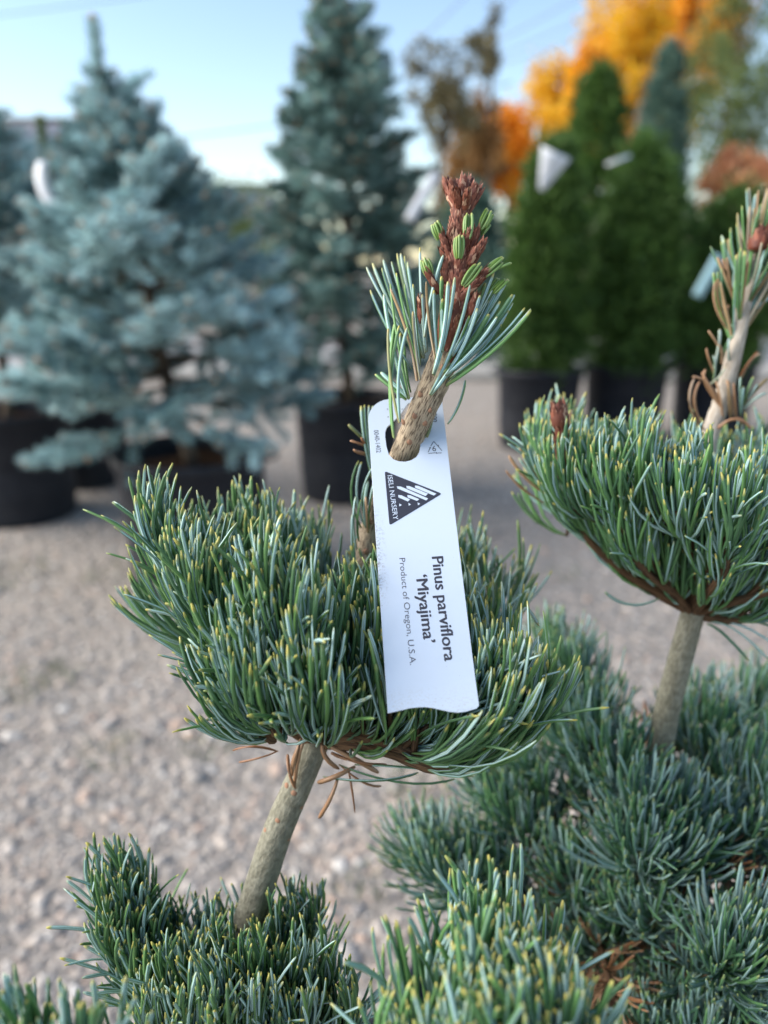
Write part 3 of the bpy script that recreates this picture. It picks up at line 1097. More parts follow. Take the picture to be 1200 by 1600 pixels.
class Pine:
    def __init__(s, loc, label, cat_='pine'):
        s.root = empty('potted_pine', loc, label, cat_)
        s.br = []

    def add(s, wn, mt, K=6):
        nd = wn[1]
        keep = clear_of_tag(nd['base'], nd['d'], nd['bend'], nd['L'])
        s.br.append((wn[0], {k: v[keep] for k, v in nd.items()}, mt, K))

    def finish(s, nindiv, region=None):
        """the needles that show largest are objects of their own, the rest one tuft per branch"""
        sc, ref = [], []
        for bi, (_, nd, _, _) in enumerate(s.br):
            c = nd['base'] + nd['d'] * nd['L'][:, None] * .6
            rel = c - CAM
            dep = rel @ FWD
            px = 600 + 1200 * (rel @ RIGHT) / dep; py = 800 - 1200 * (rel @ UPV) / dep
            ok = (px > 0) & (px < 1200) & (py > 0) & (py < 1590)
            if region is not None: ok &= region(px, py)
            v = np.where(ok, nd['L'] / dep - dep * .9, -9)
            sc.append(v); ref += [(bi, i) for i in range(len(v))]
        sc = np.concatenate(sc)
        pick = set()
        for k in np.argsort(-sc)[:nindiv]:
            if sc[k] > -8: pick.add(ref[k])
        for bi, (wood, nd, mt, K) in enumerate(s.br):
            br = wood.build('branch', M['twig'], s.root, smooth=True)
            idx = np.array([i for i in range(len(nd['L'])) if (bi, i) not in pick])
            m = MB()
            needle_geo(m, **{k: v[idx] for k, v in nd.items()}, K=K)
            tag(m.build('needle_tuft', mt, br, face_attr='side'), kind='stuff')
            for i in range(len(nd['L'])):
                if (bi, i) in pick:
                    m = MB()
                    needle_geo(m, **{k: v[i:i + 1] for k, v in nd.items()}, K=K)
                    m.build('needle', mt, br, face_attr='side')


def one_needle(name, parent, pts3, wd, mt, rnd, dry=0.0, nref=None):
    """a needle through base, mid and tip"""
    a, mid, b = [np.asarray(p, float) for p in pts3]
    ch = b - a
    Lc = np.linalg.norm(ch)
    bend = -4 * (mid - (a + b) / 2) / Lc / 1.0
    d = ch / Lc - bend
    m = MB()
    nr = -FWD * .3 + UPV * .2 + RNG.normal(size=3) * .8 if nref is None else nref
    needle_geo(m, a[None], d[None], bend[None], np.array([Lc]), np.array([wd]), nr[None], np.array([rnd]), np.array([float(dry)]), K=8)
    return m.build(name, mt, parent, face_attr='side')


def line(*p): return [P(*q) for q in p]


# ================================================================== the tagged pine
RNG = np.random.default_rng(100)
main = Pine((-.165, .27, 0), 'sharply focused pine with a white tag on its shoot and brown buds on top', 'pine')
make_pot(main.root, np.array([-.165, .27, 0]), r=.17, h=.33)
W0 = P(492, 1158, .285)

# trunk, from the pot up to the whorl
tr = MB()
tp = spline([(-.165, .27, .27), (-.13, .275, .40), P(352, 1545, .298), P(388, 1440, .292), P(432, 1305, .288), P(470, 1215, .286), P(497, 1150, .285)], 10)
tube(tr, tp, np.interp(np.linspace(0, 1, len(tp)), [0, .5, .75, 1], [.0085, .0060, .0054, .0052]), 20, rough=.012)
trunk = tr.build('trunk', M['bark_grey'], main.root, smooth=True)
sc_m = None
for px, py in ((437, 1270), (452, 1308), (421, 1350), (398, 1408), (476, 1255), (424, 1392), (416, 1290), (462, 1230), (446, 1352), (409, 1372), (450, 1225)):
    i = int(np.argmin([abs((800 - 1200 * ((p - CAM) @ UPV) / ((p - CAM) @ FWD)) - py) for p in tp]))
    c = tp[i]
    dx = (px - (600 + 1200 * ((c - CAM) @ RIGHT) / ((c - CAM) @ FWD))) * .285 / 1200
    dx = max(-.0046, min(.0046, dx))
    off = math.sqrt(max(0, .0054 ** 2 - dx * dx))
    m = MB(); q = c + RIGHT * dx - FWD * (off - .0004)
    oo = nrm(RIGHT * dx - FWD * off)
    tube(m, [q - oo * .0006, q + oo * .0003, q + oo * .0006], [.0013, .0012, .0006], 8)
    m.build('needle_scar', M['scar'], trunk, smooth=True)

# upper stem, through the tag and up to the candle
st = MB()
sp = spline([P(497, 1158, .285), P(532, 1010, .296), P(565, 890, .302), P(582, 820, .300), P(606, 765, .290), P(632, 706, .2745), P(655, 652, .266), P(680, 596, .263), P(696, 552, .262)], 10)
tube(st, sp, np.interp(np.linspace(0, 1, len(sp)), [0, .35, .6, .9, 1], [.0052, .0044, .0046, .0050, .0048]), 22, rough=.02)
stem = st.build('stem', M['bark_tan'], main.root, smooth=True)
for px, py, zc, s in ((662, 617, .2615, 1), (648, 650, .2615, 1), (665, 662, .262, 1), (640, 690, .266, 1.1), (691, 575, .2575, 1), (628, 660, .265, .9), (670, 640, .2615, .8), (572, 862, .297, 1.2), (580, 815, .295, 1)):
    m = MB(); q = P(px, py, zc)
    i = int(np.argmin(np.linalg.norm(sp - q, axis=1))); oo = nrm(q - sp[i]); q = sp[i] + oo * .0046
    tube(m, [q - oo * .0008, q + oo * .0003, q + oo * .0006 + UPV * .0005, q + oo * .0009 + UPV * .0012], [.0012 * s, .0010 * s, .0006 * s, .0002 * s], 7)
    m.build('needle_scar', M['scar'], stem, smooth=True)

# ---- candle with scales and buds
def scales(m, a, b, r0, r1, n, slen, swid, flare=.25, belly=0.0):
    """overlapping pointed scales round the axis a->b"""
    ax = nrm(b - a); ref = np.array([.3, 1, .1]); u = nrm(np.cross(ax, ref)); v = np.cross(ax, u)
    H = np.linalg.norm(b - a)
    for k in range(n):
        s = (k + .5) / n
        ph = k * 2.39996 + RNG.normal() * .15
        r = (r0 + (r1 - r0) * s) * (1 + belly * math.sin(math.pi * s))
        rad = math.cos(ph) * u + math.sin(ph) * v
        tn = np.cross(ax, rad)
        L = slen * (.75 + .5 * RNG.random()); w_ = swid * (.75 + .5 * RNG.random())
        fl = flare * (.4 + 1.2 * RNG.random())
        o = a + ax * (H * s) + rad * r * .86
        dr = nrm(ax + rad * fl * .5 + tn * RNG.normal() * .12); dt = nrm(ax + rad * fl + tn * RNG.normal() * .2)
        p1 = o + dr * L * .5
        p2 = p1 + dt * L * .5
        V = [o - tn * w_ * .35, o + tn * w_ * .35, p1 + tn * w_ * .5, p1 + rad * w_ * .16, p1 - tn * w_ * .5, p2, o + rad * w_ * .1]
        rn = RNG.random()
        m.add(V, [(0, 6, 3, 4), (6, 1, 2, 3)], [(4, 3, 5), (3, 2, 5)], rnd=rn, t=[0, 0, .5, .5, .5, 1, 0])


def spindle(m, a, b, r, rn=.3):
    ts = np.linspace(0, 1, 9)
    pts = a + (b - a) * ts[:, None]
    tube(m, pts, r * np.interp(ts, [0, .15, .45, .75, .93, 1], [.75, .92, 1, .72, .3, .04]), 10, rnd=rn, t=.3)


CZ = .258
def Z3(x, y, z=CZ):      # coordinates read off the bud close-up
    return P(640 + x / 5.333, 260 + y / 5.333, z)


cn = MB()
cp = spline([P(690, 568, .2625), Z3(330, 1500, .262), Z3(375, 1250), Z3(395, 1000), Z3(410, 800), Z3(408, 560), Z3(420, 380)], 6)
crad = np.interp(np.linspace(0, 1, len(cp)), [0, .25, .5, .75, .9, 1], [.0050, .0052, .0046, .0036, .0024, .0026])
tube(cn, cp, crad, 14, rnd=.2, t=.2)
for i in range(len(cp) - 2):
    scales(cn, cp[i], cp[i + 1], crad[i] * 1.08, crad[i + 1] * 1.08, 30, .0042, .0016, .26)
candle = cn.build('candle', M['scale'], main.root, smooth=False)
for (bx, by, tx, ty, wd_, dz) in ((400, 380, 290, 85, 80, .0), (410, 380, 345, 105, 72, -.003), (425, 370, 402, 98, 66, .003), (432, 380, 460, 55, 84, -.001),
                                  (442, 380, 515, 90, 74, .002), (455, 385, 560, 140, 66, -.002), (470, 400, 606, 168, 56, .0), (420, 390, 380, 190, 70, -.005),
                                  (440, 395, 490, 200, 70, -.0055), (430, 380, 430, 120, 60, .006)):
    m = MB(); a = Z3(bx, by, CZ); b = Z3(tx, ty, CZ + dz * 1.3)
    r = wd_ / 5.333 * .258 / 1200 / 2
    r *= 1.12
    spindle(m, a, b, r)
    scales(m, a + (b - a) * .02, a + (b - a) * .74, r * .85, r * .72, 60, .0036, .0015, .03, .30)
    m.build('bud', M['scale'], candle)
# pegs: brown bases and side buds
for (bx, by, tx, ty, wd_, zz) in ((500, 740, 560, 520, 80, .256), (470, 880, 636, 592, 78, .255), (350, 800, 268, 560, 74, .256), (340, 860, 270, 690, 54, .257),
                                  (250, 1060, 150, 890, 60, .255), (450, 700, 485, 560, 70, .2545), (400, 900, 410, 740, 70, .2545), (520, 1010, 650, 860, 84, .255),
                                  (400, 1130, 560, 950, 90, .2535), (110, 1310, 92, 1095, 74, .262), (500, 1250, 545, 1090, 90, .255), (480, 830, 560, 690, 84, .254),
                                  (300, 980, 290, 800, 70, .255), (330, 700, 350, 530, 60, .256), (460, 640, 470, 480, 56, .256)):
    m = MB(); a = Z3(bx, by, zz + .001); b = Z3(tx, ty, zz - .001)
    r = wd_ / 5.333 * .258 / 1200 / 2
    spindle(m, a, b, r * .8)
    scales(m, a, a + (b - a) * .8, r * .92, r * .6, 50, .0036, .0014, .12, .2)
    m.build('bud', M['scale'], candle)


def green_mat():
    m = mat('fresh_green_needles', rough=.4, spec=.5)
    n = NT(m)
    rnd, t, side = n.attr('rnd'), n.attr('t'), n.attr('side')
    c = n.mix(side, n.mix(rnd, (.07, .155, .018), (.15, .25, .035)), n.mix(rnd, (.13, .235, .05), (.19, .30, .10)))
    c = n.mix(n.ramp(t, [(.85, 0.0), (1.0, .8)]), c, (.45, .42, .14))
    n.color(c)
    return m


M['fresh'] = green_mat()
for (bx, by, tx, ty, wd_, zz, k) in ((480, 610, 492, 388, 66, .2535, 5), (408, 770, 412, 562, 74, .2525, 5), (255, 600, 205, 452, 66, .256, 5), (585, 530, 668, 350, 60, .256, 4),
                                     (625, 520, 690, 395, 34, .257, 2), (600, 580, 665, 482, 34, .258, 2), (170, 925, 120, 762, 74, .255, 5), (445, 1000, 592, 802, 66, .2525, 5),
                                     (610, 915, 788, 757, 66, .254, 5), (715, 868, 846, 810, 26, .255, 1), (640, 1060, 740, 930, 40, .257, 2), (690, 1040, 800, 950, 40, .257, 2), (700, 1060, 824, 935, 40, .256, 2)):
    bun = None
    a0, b0 = Z3(bx, by, zz), Z3(tx, ty, zz)
    px2 = .258 / 1200 / 5.333
    side = nrm(np.cross(b0 - a0, FWD))
    for j in range(k):
        o = (j - (k - 1) / 2) / max(1, k) * wd_ * px2
        dz = RNG.normal() * .0006
        sh = .82 + .2 * RNG.random() if k > 1 else 1
        a = a0 + side * o * .6 + FWD * dz
        b = a0 + (b0 - a0) * sh + side * o * .85 + FWD * dz
        wn = max(wd_ * px2 / max(2.2, k * .72), .0011)
        md = (a + b) / 2 + side * o * .5 - FWD * .0006
        nd = one_needle('young_needle', candle, (a, md, b), wn, M['fresh'], RNG.random(), nref=-FWD * (-1 if j % 2 else 1) + side * .4)

# ---- needles of the top shoot, one by one (close-up coordinates)
def Z1(x, y, z): return P(500 + x / 3.0, 240 + y / 3.0, z)


top_needles = [
    # left fan: tip, base, bow (photo px, + = to the right), depth, dry
    ((218, 532), (472, 965), -16, .268, .12), ((236, 640), (430, 1010), -16, .266, 0), ((246, 514), (470, 950), -20, .272, .1), ((297, 498), (475, 960), -14, .274, .1),
    ((290, 535), (460, 990), -12, .270, 0), ((335, 508), (480, 950), -10, .276, .1), ((362, 468), (485, 950), -8, .278, .2), ((378, 468), (486, 955), -5, .276, .2),
    ((396, 480), (490, 950), -4, .280, .1), ((410, 508), (488, 960), -4, .274, .0), ((358, 560), (462, 1000), -8, .262, 0), ((398, 610), (470, 975), -4, .264, 0),
    ((404, 660), (500, 930), -4, .268, 0), ((330, 632), (455, 1065), 22, .256, .8), ((468, 440), (492, 935), -6, .262, .05), ((436, 612), (470, 990), -4, .256, 0),
    ((330, 610), (420, 1150), -12, .262, 0), ((300, 660), (412, 1140), -18, .264, 0), ((258, 1035), (405, 1155), 0, .268, 0), ((285, 1025), (420, 1150), 0, .266, 0),
    ((372, 806), (348, 1335), -28, .2575, 0), ((410, 815), (375, 1258), -26, .2555, 0), ((320, 820), (372, 1262), -18, .2565, .45), ((352, 790), (345, 1330), -22, .262, 0),
    ((345, 900), (410, 1150), -12, .264, 0), ((378, 840), (416, 1150), -14, .266, 0), ((395, 900), (425, 1120), -8, .268, 0), ((420, 670), (495, 900), -4, .274, 0),
    # centre
    ((498, 600), (540, 960), -10, .2495, .75), ((534, 640), (552, 965), -6, .250, 0), ((578, 476), (490, 860), -12, .252, .05), ((570, 575), (575, 930), -2, .2500, 0),
    ((600, 600), (530, 1035), 18, .247, 0), ((632, 580), (535, 1040), 16, .2485, 0), ((575, 680), (560, 960), 0, .252, 0), ((480, 660), (500, 930), -2, .258, .05),
    ((437, 740), (470, 1060), -6, .254, .5),
    # right
    ((703, 615), (515, 1130), 26, .248, 0), ((738, 725), (520, 1132), 28, .250, 0), ((815, 555), (640, 935), 10, .254, .05), ((775, 605), (640, 930), 8, .258, .1), ((750, 665), (620, 950), 14, .252, 0),
    ((845, 692), (640, 960), 14, .256, 0), ((880, 588), (660, 900), 12, .262, 0), ((838, 588), (650, 900), 8, .264, 0), ((912, 662), (650, 960), 18, .258, 0), ((903, 660), (640, 965), 20, .254, 0),
    ((830, 765), (590, 1040), 20, .250, 0), ((792, 752), (580, 1030), 18, .2525, 0), ((960, 722), (610, 1050), 26, .256, 0), ((988, 728), (600, 1080), 28, .254, .1), ((990, 735), (590, 1090), 32, .2515, 0),
    ((945, 772), (600, 1060), 26, .258, 0), ((765, 810), (570, 1070), 16, .256, 0), ((885, 735), (610, 1030), 22, .260, 0), ((850, 800), (590, 1080), 22, .258, 0), ((700, 760), (580, 1000), 10, .252, 0),
    ((820, 660), (640, 950), 12, .260, 0), ((790, 690), (620, 970), 12, .262, 0), ((680, 1062), (598, 1268), 16, .268, 0), ((905, 700), (640, 1000), 20, .262, 0), ((870, 760), (600, 1040), 22, .264, 0),
    ((530, 1200), (500, 1330), 6, .272, .3), ((520, 1210), (490, 1330), 8, .273, .1)]
for (tx, ty), (bx, by), bow, zc, dry in top_needles:
    a = Z1(bx, by, (zc + .2615) / 2 if zc > .2575 else zc + .001); b = Z1(tx, ty, zc)
    s2 = np.array([-(by - ty), (bx - tx)]) * -1.0
    s2 = s2 / np.linalg.norm(s2)
    ta = Z1((tx + bx) / 2 + bow * .9, (ty + by) / 2 + bow * .25, (zc * 2 + .2605) / 3)
    one_needle('needle', stem, (a, ta, b), .00140 * (.9 + .25 * RNG.random()), M['needle_light'], RNG.random(), dry)

# small tuft and curled dry needles left of the tag
def Z2(x, y, z): return P(540 + x / 2.858, 580 + y / 2.858, z)
for t_, b_, bow, dry in (((70, 155), (120, 480), -10, 0), ((85, 150), (118, 460), -6, 0), ((105, 152), (122, 450), -6, .1), ((122, 155), (124, 440), -2, 0), ((12, 238), (110, 330), 0, .3),
                         ((20, 310), (108, 340), 6, 1), ((35, 350), (112, 375), -14, 1), ((70, 295), (112, 345), -8, 1), ((58, 400), (70, 700), -40, 0), ((72, 405), (85, 690), -30, 0), ((120, 430), (80, 640), -22, 0),
                         ((100, 490), (90, 700), -10, 0), ((70, 575), (60, 760), -12, 0), ((125, 500), (100, 720), -8, 0), ((45, 560), (50, 800), -14, 0), ((30, 640), (40, 860), -8, 0), ((118, 810), (60, 930), -6, 0), ((90, 560), (100, 720), 0, .9)):
    a, b = Z2(*b_, .296), Z2(*t_, .290)
    mid = Z2((t_[0] + b_[0]) / 2 + bow, (t_[1] + b_[1]) / 2, .291)
    one_needle('needle', stem, (a, mid, b), .0014, M['needle'], RNG.random(), dry)

# ---- the cloud-like pad round the whorl
PADL = .0390
main_br = [
    ([(470, 1120, .276), (400, 1030, .270), (340, 950, .268), (296, 875, .268)], 9),
    ([(440, 1110, .268), (390, 1010, .256), (365, 965, .252)], 6),
    ([(440, 1060, .295), (380, 950, .306), (350, 910, .312)], 6),
    ([(490, 1090, .262), (470, 1030, .248), (455, 960, .242)], 6),
    ([(450, 1120, .262), (430, 1105, .250), (418, 1065, .245)], 5),
    ([(490, 1060, .300), (475, 950, .318), (470, 925, .326)], 8),
    ([(430, 1130, .274), (425, 1120, .266), (395, 1075, .262)], 5),
    ([(560, 1165, .277), (640, 1165, .264), (670, 1155, .260), (705, 1125, .257)], 9),
    ([(560, 1150, .270), (620, 1130, .252), (660, 1120, .247)], 6),
    ([(580, 1100, .290), (660, 1040, .298), (700, 1015, .300)], 8),
    ([(570, 1060, .305), (650, 960, .322), (720, 955, .330)], 7),
    ([(590, 1170, .268), (680, 1165, .258), (750, 1130, .254)], 5),
    ([(580, 1130, .280), (640, 1095, .275), (690, 1065, .273)], 7),
    ([(520, 1080, .292), (560, 1000, .298), (600, 965, .305)], 5),
    ([(520, 1110, .272), (550, 1040, .264), (565, 990, .262)], 6),
    ([(500, 1140, .270), (505, 1120, .252), (500, 1085, .243)], 5),
    ([(600, 1140, .268), (660, 1130, .254), (705, 1095, .251)], 6),
    ([(430, 1060, .288), (350, 960, .290), (335, 955, .292)], 5),
    ([(480, 1010, .296), (420, 900, .304), (410, 905, .306)], 5),
]
for pl, ns in main_br:
    pts = [W0] + [P(*q) for q in pl]
    pts[-1] = pts[-1] - Z * .016; pts[-2] = pts[-2] - Z * .009
    main.add(branch(pts, ns, PADL, rw=.0027, per=27, main_per=56, s0=.18, upb=.0, curv=.72, th=(38, 12), wd=.00138, floor=.10, flow=(.60, .50)), M['needle'])
# ---- lower pads of the same tree
W1 = P(352, 1570, .300)
low = [((222, 1395), .286, -.15), ((185, 1420), .285, -.3), ((235, 1425), .292, .1), ((205, 1460), .278, -.3), ((245, 1470), .282, 0), ((225, 1520), .275, -.2),
       ((310, 1520), .280, 0), ((340, 1480), .298, 0), ((350, 1500), .276, 0), ((290, 1540), .266, -.1), ((340, 1560), .262, 0), ((395, 1530), .268, 0), ((430, 1470), .292, .15),
       ((470, 1450), .300, .2), ((450, 1530), .274, .2), ((495, 1530), .282, .35), ((400, 1590), .258, .1), ((350, 1610), .252, 0), ((460, 1600), .262, .2), ((520, 1590), .275, .35), ((260, 1590), .262, -.2), ((390, 1460), .306, 0), ((310, 1600), .256, 0)]
for (px, py), zc, lean in low:
    e = P(px, py + 40, zc)
    pts = [W1 - Z * .02, (W1 - Z * .02 + e) / 2 - Z * .016, e]
    main.add(branch(pts, 4, .0300, rw=.0026, per=27, main_per=14, s0=.66, upb=.05, curv=.70, th=(42, 14), wd=.00128, flow=(.25, .45), side_len=(.008, .015)), M['needle'])
# near pads at the bottom edge
W2 = W1 - Z * .06
near = [((680, 1490), .214, -.2), ((735, 1440), .222, 0), ((790, 1470), .222, .2), ((640, 1540), .208, -.3), ((720, 1530), .200, 0), ((800, 1540), .206, .3), ((850, 1560), .214, .5),
        ((760, 1590), .192, .1), ((690, 1600), .194, -.1), ((640, 1610), .200, -.2), ((830, 1610), .200, .4), ((745, 1500), .212, 0)]
for (px, py), zc, lean in near:
    e = P(745 + (px - 745) * .72, py + 150, zc)
    hub = P(735, 1830, .205)
    pts = [W2, (W2 + hub) / 2 - Z * .03, hub, e + RIGHT * -.004 * lean]
    main.add(branch(pts, 3, .0390, rw=.0026, per=18, main_per=5, endper=20, s0=.86, upb=.05, curv=.75, th=(44, 14), wd=.00155, flow=(.25, .40)), M['needle_light'])
for (px, py), zc in (((60, 1560), .196), ((120, 1575), .192), ((15, 1570), .200), ((95, 1610), .184), ((30, 1620), .186), ((150, 1600), .200)):
    e = P(px, py + 150, zc)
    hub = P(80, 1860, .205)
    pts = [W2, (W2 + hub) / 2 - Z * .02, hub, e]
    main.add(branch(pts, 3, .0300, rw=.0026, per=34, main_per=10, s0=.86, upb=.05, curv=.5, th=(44, 16), wd=.00145, flow=(.25, .45)), M['needle_light'])
# dead needles caught under the pad
dz = .279
def Z4(x, y, z=dz): return P(160 + x / 1.6216, 720 + y / 1.6216, z)
for (a, m_, b, wd_, rn) in (((545, 660), (505, 720), (486, 826), .0022, .5), ((470, 745), (474, 790), (490, 830), .0016, .3), ((520, 670), (490, 740), (478, 800), .002, .6), ((440, 735), (380, 724), (330, 734), .0010, .0),
                          ((445, 735), (400, 752), (346, 764), .0009, .15), ((640, 775), (590, 800), (545, 816), .0018, .7), ((600, 790), (580, 850), (548, 905), .0018, .6), ((622, 780), (632, 830), (640, 892), .0009, .1),
                          ((600, 770), (660, 815), (706, 824), .0012, .3), ((545, 690), (590, 680), (640, 720), .002, .4), ((560, 715), (620, 745), (700, 790), .002, .6), ((580, 740), (650, 765), (720, 770), .0016, .2), ((570, 690), (560, 740), (600, 780), .0018, .5),
                          ((1040, 470), (1045, 430), (1068, 384), .0013, .9)):
    one_needle('dead_needle', main.root, (Z4(*a), Z4(*m_, dz - .004), Z4(*b)), wd_, M['needle'], rn, 1.0)
one_needle('needle', main.root, (Z4(1068, 384), Z4(1078, 376), Z4(1106, 418)), .0012, M['needle'], .5, .2)
for (a, m_, b) in (((600, 770), (760, 815), (892, 806)), ((640, 770), (800, 780), (940, 800)), ((560, 800), (690, 810), (800, 790))):
    one_needle('needle', main.root, (Z4(*a), Z4(*m_, .272), Z4(*b, .276)), .0013, M['needle'], .2)
main.finish(230)

# ================================================================== the second pine
RNG = np.random.default_rng(200)
sec = Pine((.17, .42, 0), 'blurred pine on the right with dry needles on its pale bare stem', 'pine')
make_pot(sec.root, np.array([.17, .42, 0]), r=.17, h=.33)
tr = MB()
tp2 = spline([(.17, .42, .27), P(992, 1620, .43), P(1004, 1450, .405), P(1020, 1270, .375), P(1036, 1140, .352), P(1058, 1050, .340), P(1085, 950, .335)], 10)
tube(tr, tp2, np.interp(np.linspace(0, 1, len(tp2)), [0, .4, .7, 1], [.0105, .0072, .0057, .0050]), 18, rough=.02)
tr.build('trunk', M['bark_grey'], sec.root, smooth=True)
st = MB()
sp2 = spline([P(1085, 955, .335), P(1092, 850, .345), P(1105, 700, .350), P(1130, 620, .350), P(1150, 540, .348), P(1165, 470, .346), P(1182, 400, .345)], 8)
tube(st, sp2, np.linspace(.0048, .0028, len(sp2)), 14, rough=.03)
stem2 = st.build('stem', M['bark_pale'], sec.root, smooth=True)
m = MB(); spindle(m, P(1184, 392, .338), P(1190, 350, .337), .0046); scales(m, P(1184, 392, .338), P(1190, 362, .337), .0044, .003, 40, .005, .002, .2, .2)
m.build('bud', M['scale'], stem2)
# stiff and dry needles on the bare stem, read off the close-up
def Z6(x, y, z=.345): return P(1040 + x / 4.444, 330 + y / 4.444, z)
dryset = [((360, 320), (420, 470), (480, 640), 1), ((395, 330), (440, 480), (490, 660), 1), ((425, 320), (450, 500), (500, 640), .9), ((345, 490), (345, 660), (450, 850), 1), ((365, 470), (370, 640), (460, 850), .8), ((400, 560), (410, 690), (470, 840), .9),
          ((440, 650), (430, 720), (480, 800), 1), ((295, 830), (350, 910), (400, 1010), 1), ((285, 950), (300, 1020), (340, 1130), 1), ((375, 820), (370, 930), (330, 1120), .3), ((360, 930), (390, 960), (390, 1060), .9),
          ((185, 1150), (300, 1200), (390, 1340), 1), ((280, 1100), (280, 1200), (400, 1380), 1), ((250, 1120), (330, 1260), (410, 1400), 1), ((200, 1160), (170, 1340), (255, 1520), .8), ((240, 1180), (200, 1330), (270, 1520), 1), ((350, 1180), (380, 1300), (400, 1450), 1),
          ((590, 1510), (480, 1440), (330, 1530), 1), ((540, 1470), (450, 1450), (340, 1540), 1), ((655, 990), (590, 1040), (520, 1170), .9), ((640, 975), (570, 1060), (510, 1160), 1), ((425, 1170), (450, 1280), (470, 1420), 1), ((470, 1190), (480, 1300), (490, 1430), 1), ((440, 1180), (440, 1300), (450, 1440), .8),
          ((710, 1160), (620, 1250), (540, 1340), .6), ((700, 1260), (610, 1310), (540, 1380), .25), ((610, 1150), (570, 1250), (540, 1350), .1), ((640, 1200), (600, 1260), (550, 1340), .2), ((520, 1150), (515, 1280), (520, 1420), .1), ((540, 1220), (530, 1300), (520, 1420), 0),
          ((440, 880), (435, 960), (440, 1060), .1), ((470, 860), (430, 920), (400, 1000), 0), ((415, 1080), (370, 1150), (310, 1200), .4), ((330, 1000), (345, 1080), (330, 1180), .2)]
for a, m_, b, dry in dryset:
    one_needle('dead_needle' if dry > .5 else 'needle', stem2, (Z6(*b, .348), Z6(*m_, .343), Z6(*a, .342)), .0014, M['needle_light'], RNG.random(), dry)
# green tuft at the head of the stem
for pa, pb, n, l in ((sp2[-14], sp2[-8], 30, .036), (sp2[-8], sp2[-1], 46, .030), (sp2[-20], sp2[-13], 20, .034)):
    wdm = MB(); tube(wdm, [pa, (pa + pb) / 2, pb], [.002, .002, .0015], 6)
    nd = needles_on(pa, pb, n, l, (50, 14), .45, .3, .0015)
    nd['dry'] = (RNG.random(len(nd['L'])) < .28) * (.5 + .5 * RNG.random(len(nd['L'])))
    sec.add((wdm, nd), M['needle_light'], 6)
# pad
V0 = P(1083, 958, .336)
pad2 = [
    ([(1010, 900, .332), (940, 840, .328), (893, 785, .326)], 9), ([(1020, 890, .322), (960, 800, .312), (930, 800, .308)], 8), ([(1000, 860, .345), (910, 760, .352), (900, 775, .355)], 7),
    ([(1060, 880, .318), (1030, 800, .302), (1003, 800, .298)], 8), ([(1060, 860, .345), (1010, 800, .360), (985, 770, .368)], 8), ([(1090, 900, .312), (1080, 840, .296), (1070, 825, .290)], 8),
    ([(1100, 850, .35), (1090, 800, .372), (1080, 775, .380)], 7), ([(1150, 900, .320), (1180, 840, .305), (1190, 825, .300)], 8), ([(1150, 860, .345), (1170, 810, .355), (1180, 780, .36)], 8),
    ([(1160, 930, .33), (1260, 890, .325), (1340, 840, .325)], 9), ([(1170, 900, .35), (1280, 840, .36), (1350, 790, .36)], 8), ([(1130, 940, .315), (1200, 920, .300), (1250, 880, .295)], 7), ([(1110, 920, .305), (1130, 890, .290), (1140, 850, .284)], 7),
    ([(1050, 920, .318), (1010, 890, .305), (985, 850, .298)], 7), ([(1150, 880, .36), (1230, 800, .385), (1260, 770, .39)], 6), ([(990, 900, .33), (930, 850, .325), (900, 800, .322)], 6), ([(1140, 965, .328), (1200, 955, .322), (1260, 930, .32)], 7), ([(1150, 950, .345), (1220, 930, .35), (1290, 890, .355)], 6)]
for pl, ns in pad2:
    pl = [(x, y + (12 if i == len(pl) - 1 else 4), zc) for i, (x, y, zc) in enumerate(pl)]
    sec.add(branch([V0] + [P(*q) for q in pl], ns, .0320, rw=.0024, per=32, main_per=76, s0=.12, upb=.0, curv=.70, th=(42, 14), wd=.00140, floor=.12, flow=(.55, .45)), M['needle_light'], 5)
for b_, m_, t_ in (((1105, 975), (1130, 990), (1170, 1032)), ((1110, 972), (1150, 985), (1200, 1030)), ((1120, 972), (1165, 980), (1215, 1012)), ((1030, 935), (985, 945), (945, 925)), ((1120, 960), (1170, 968), (1220, 985))):
    one_needle('needle', sec.root, (P(*b_, .330), P(*m_, .324), P(*t_, .322)), .0014, M['needle_deep'], RNG.random())
# bud on the left tip of the pad
m = MB(); a, b = P(882, 722, .298), P(872, 628, .296)
mid = a + (b - a) * .62
tube(m, [P(905, 800, .318), a - Z * .006, a, mid], [.0018, .0020, .0026, .0024], 8, rnd=.3, t=.3)
scales(m, a - Z * .008, mid, .0024, .0026, 44, .0055, .0022, .55)
spindle(m, mid - (b - a) * .05, b, .0036); scales(m, mid, a + (b - a) * .86, .0032, .0026, 40, .005, .002, .1, .25)
m.build('bud', M['scale'], sec.root)
for t_, b_ in (((795, 712), (850, 770)), ((790, 735), (850, 785)), ((812, 700), (858, 760)), ((893, 640), (888, 700)), ((930, 680), (915, 740))):
    one_needle('dead_needle', sec.root, (P(*b_, .325), P((t_[0] + b_[0]) / 2 - 3, (t_[1] + b_[1]) / 2 + 4, .322), P(*t_, .320)), .0013, M['needle_light'], RNG.random(), 1)
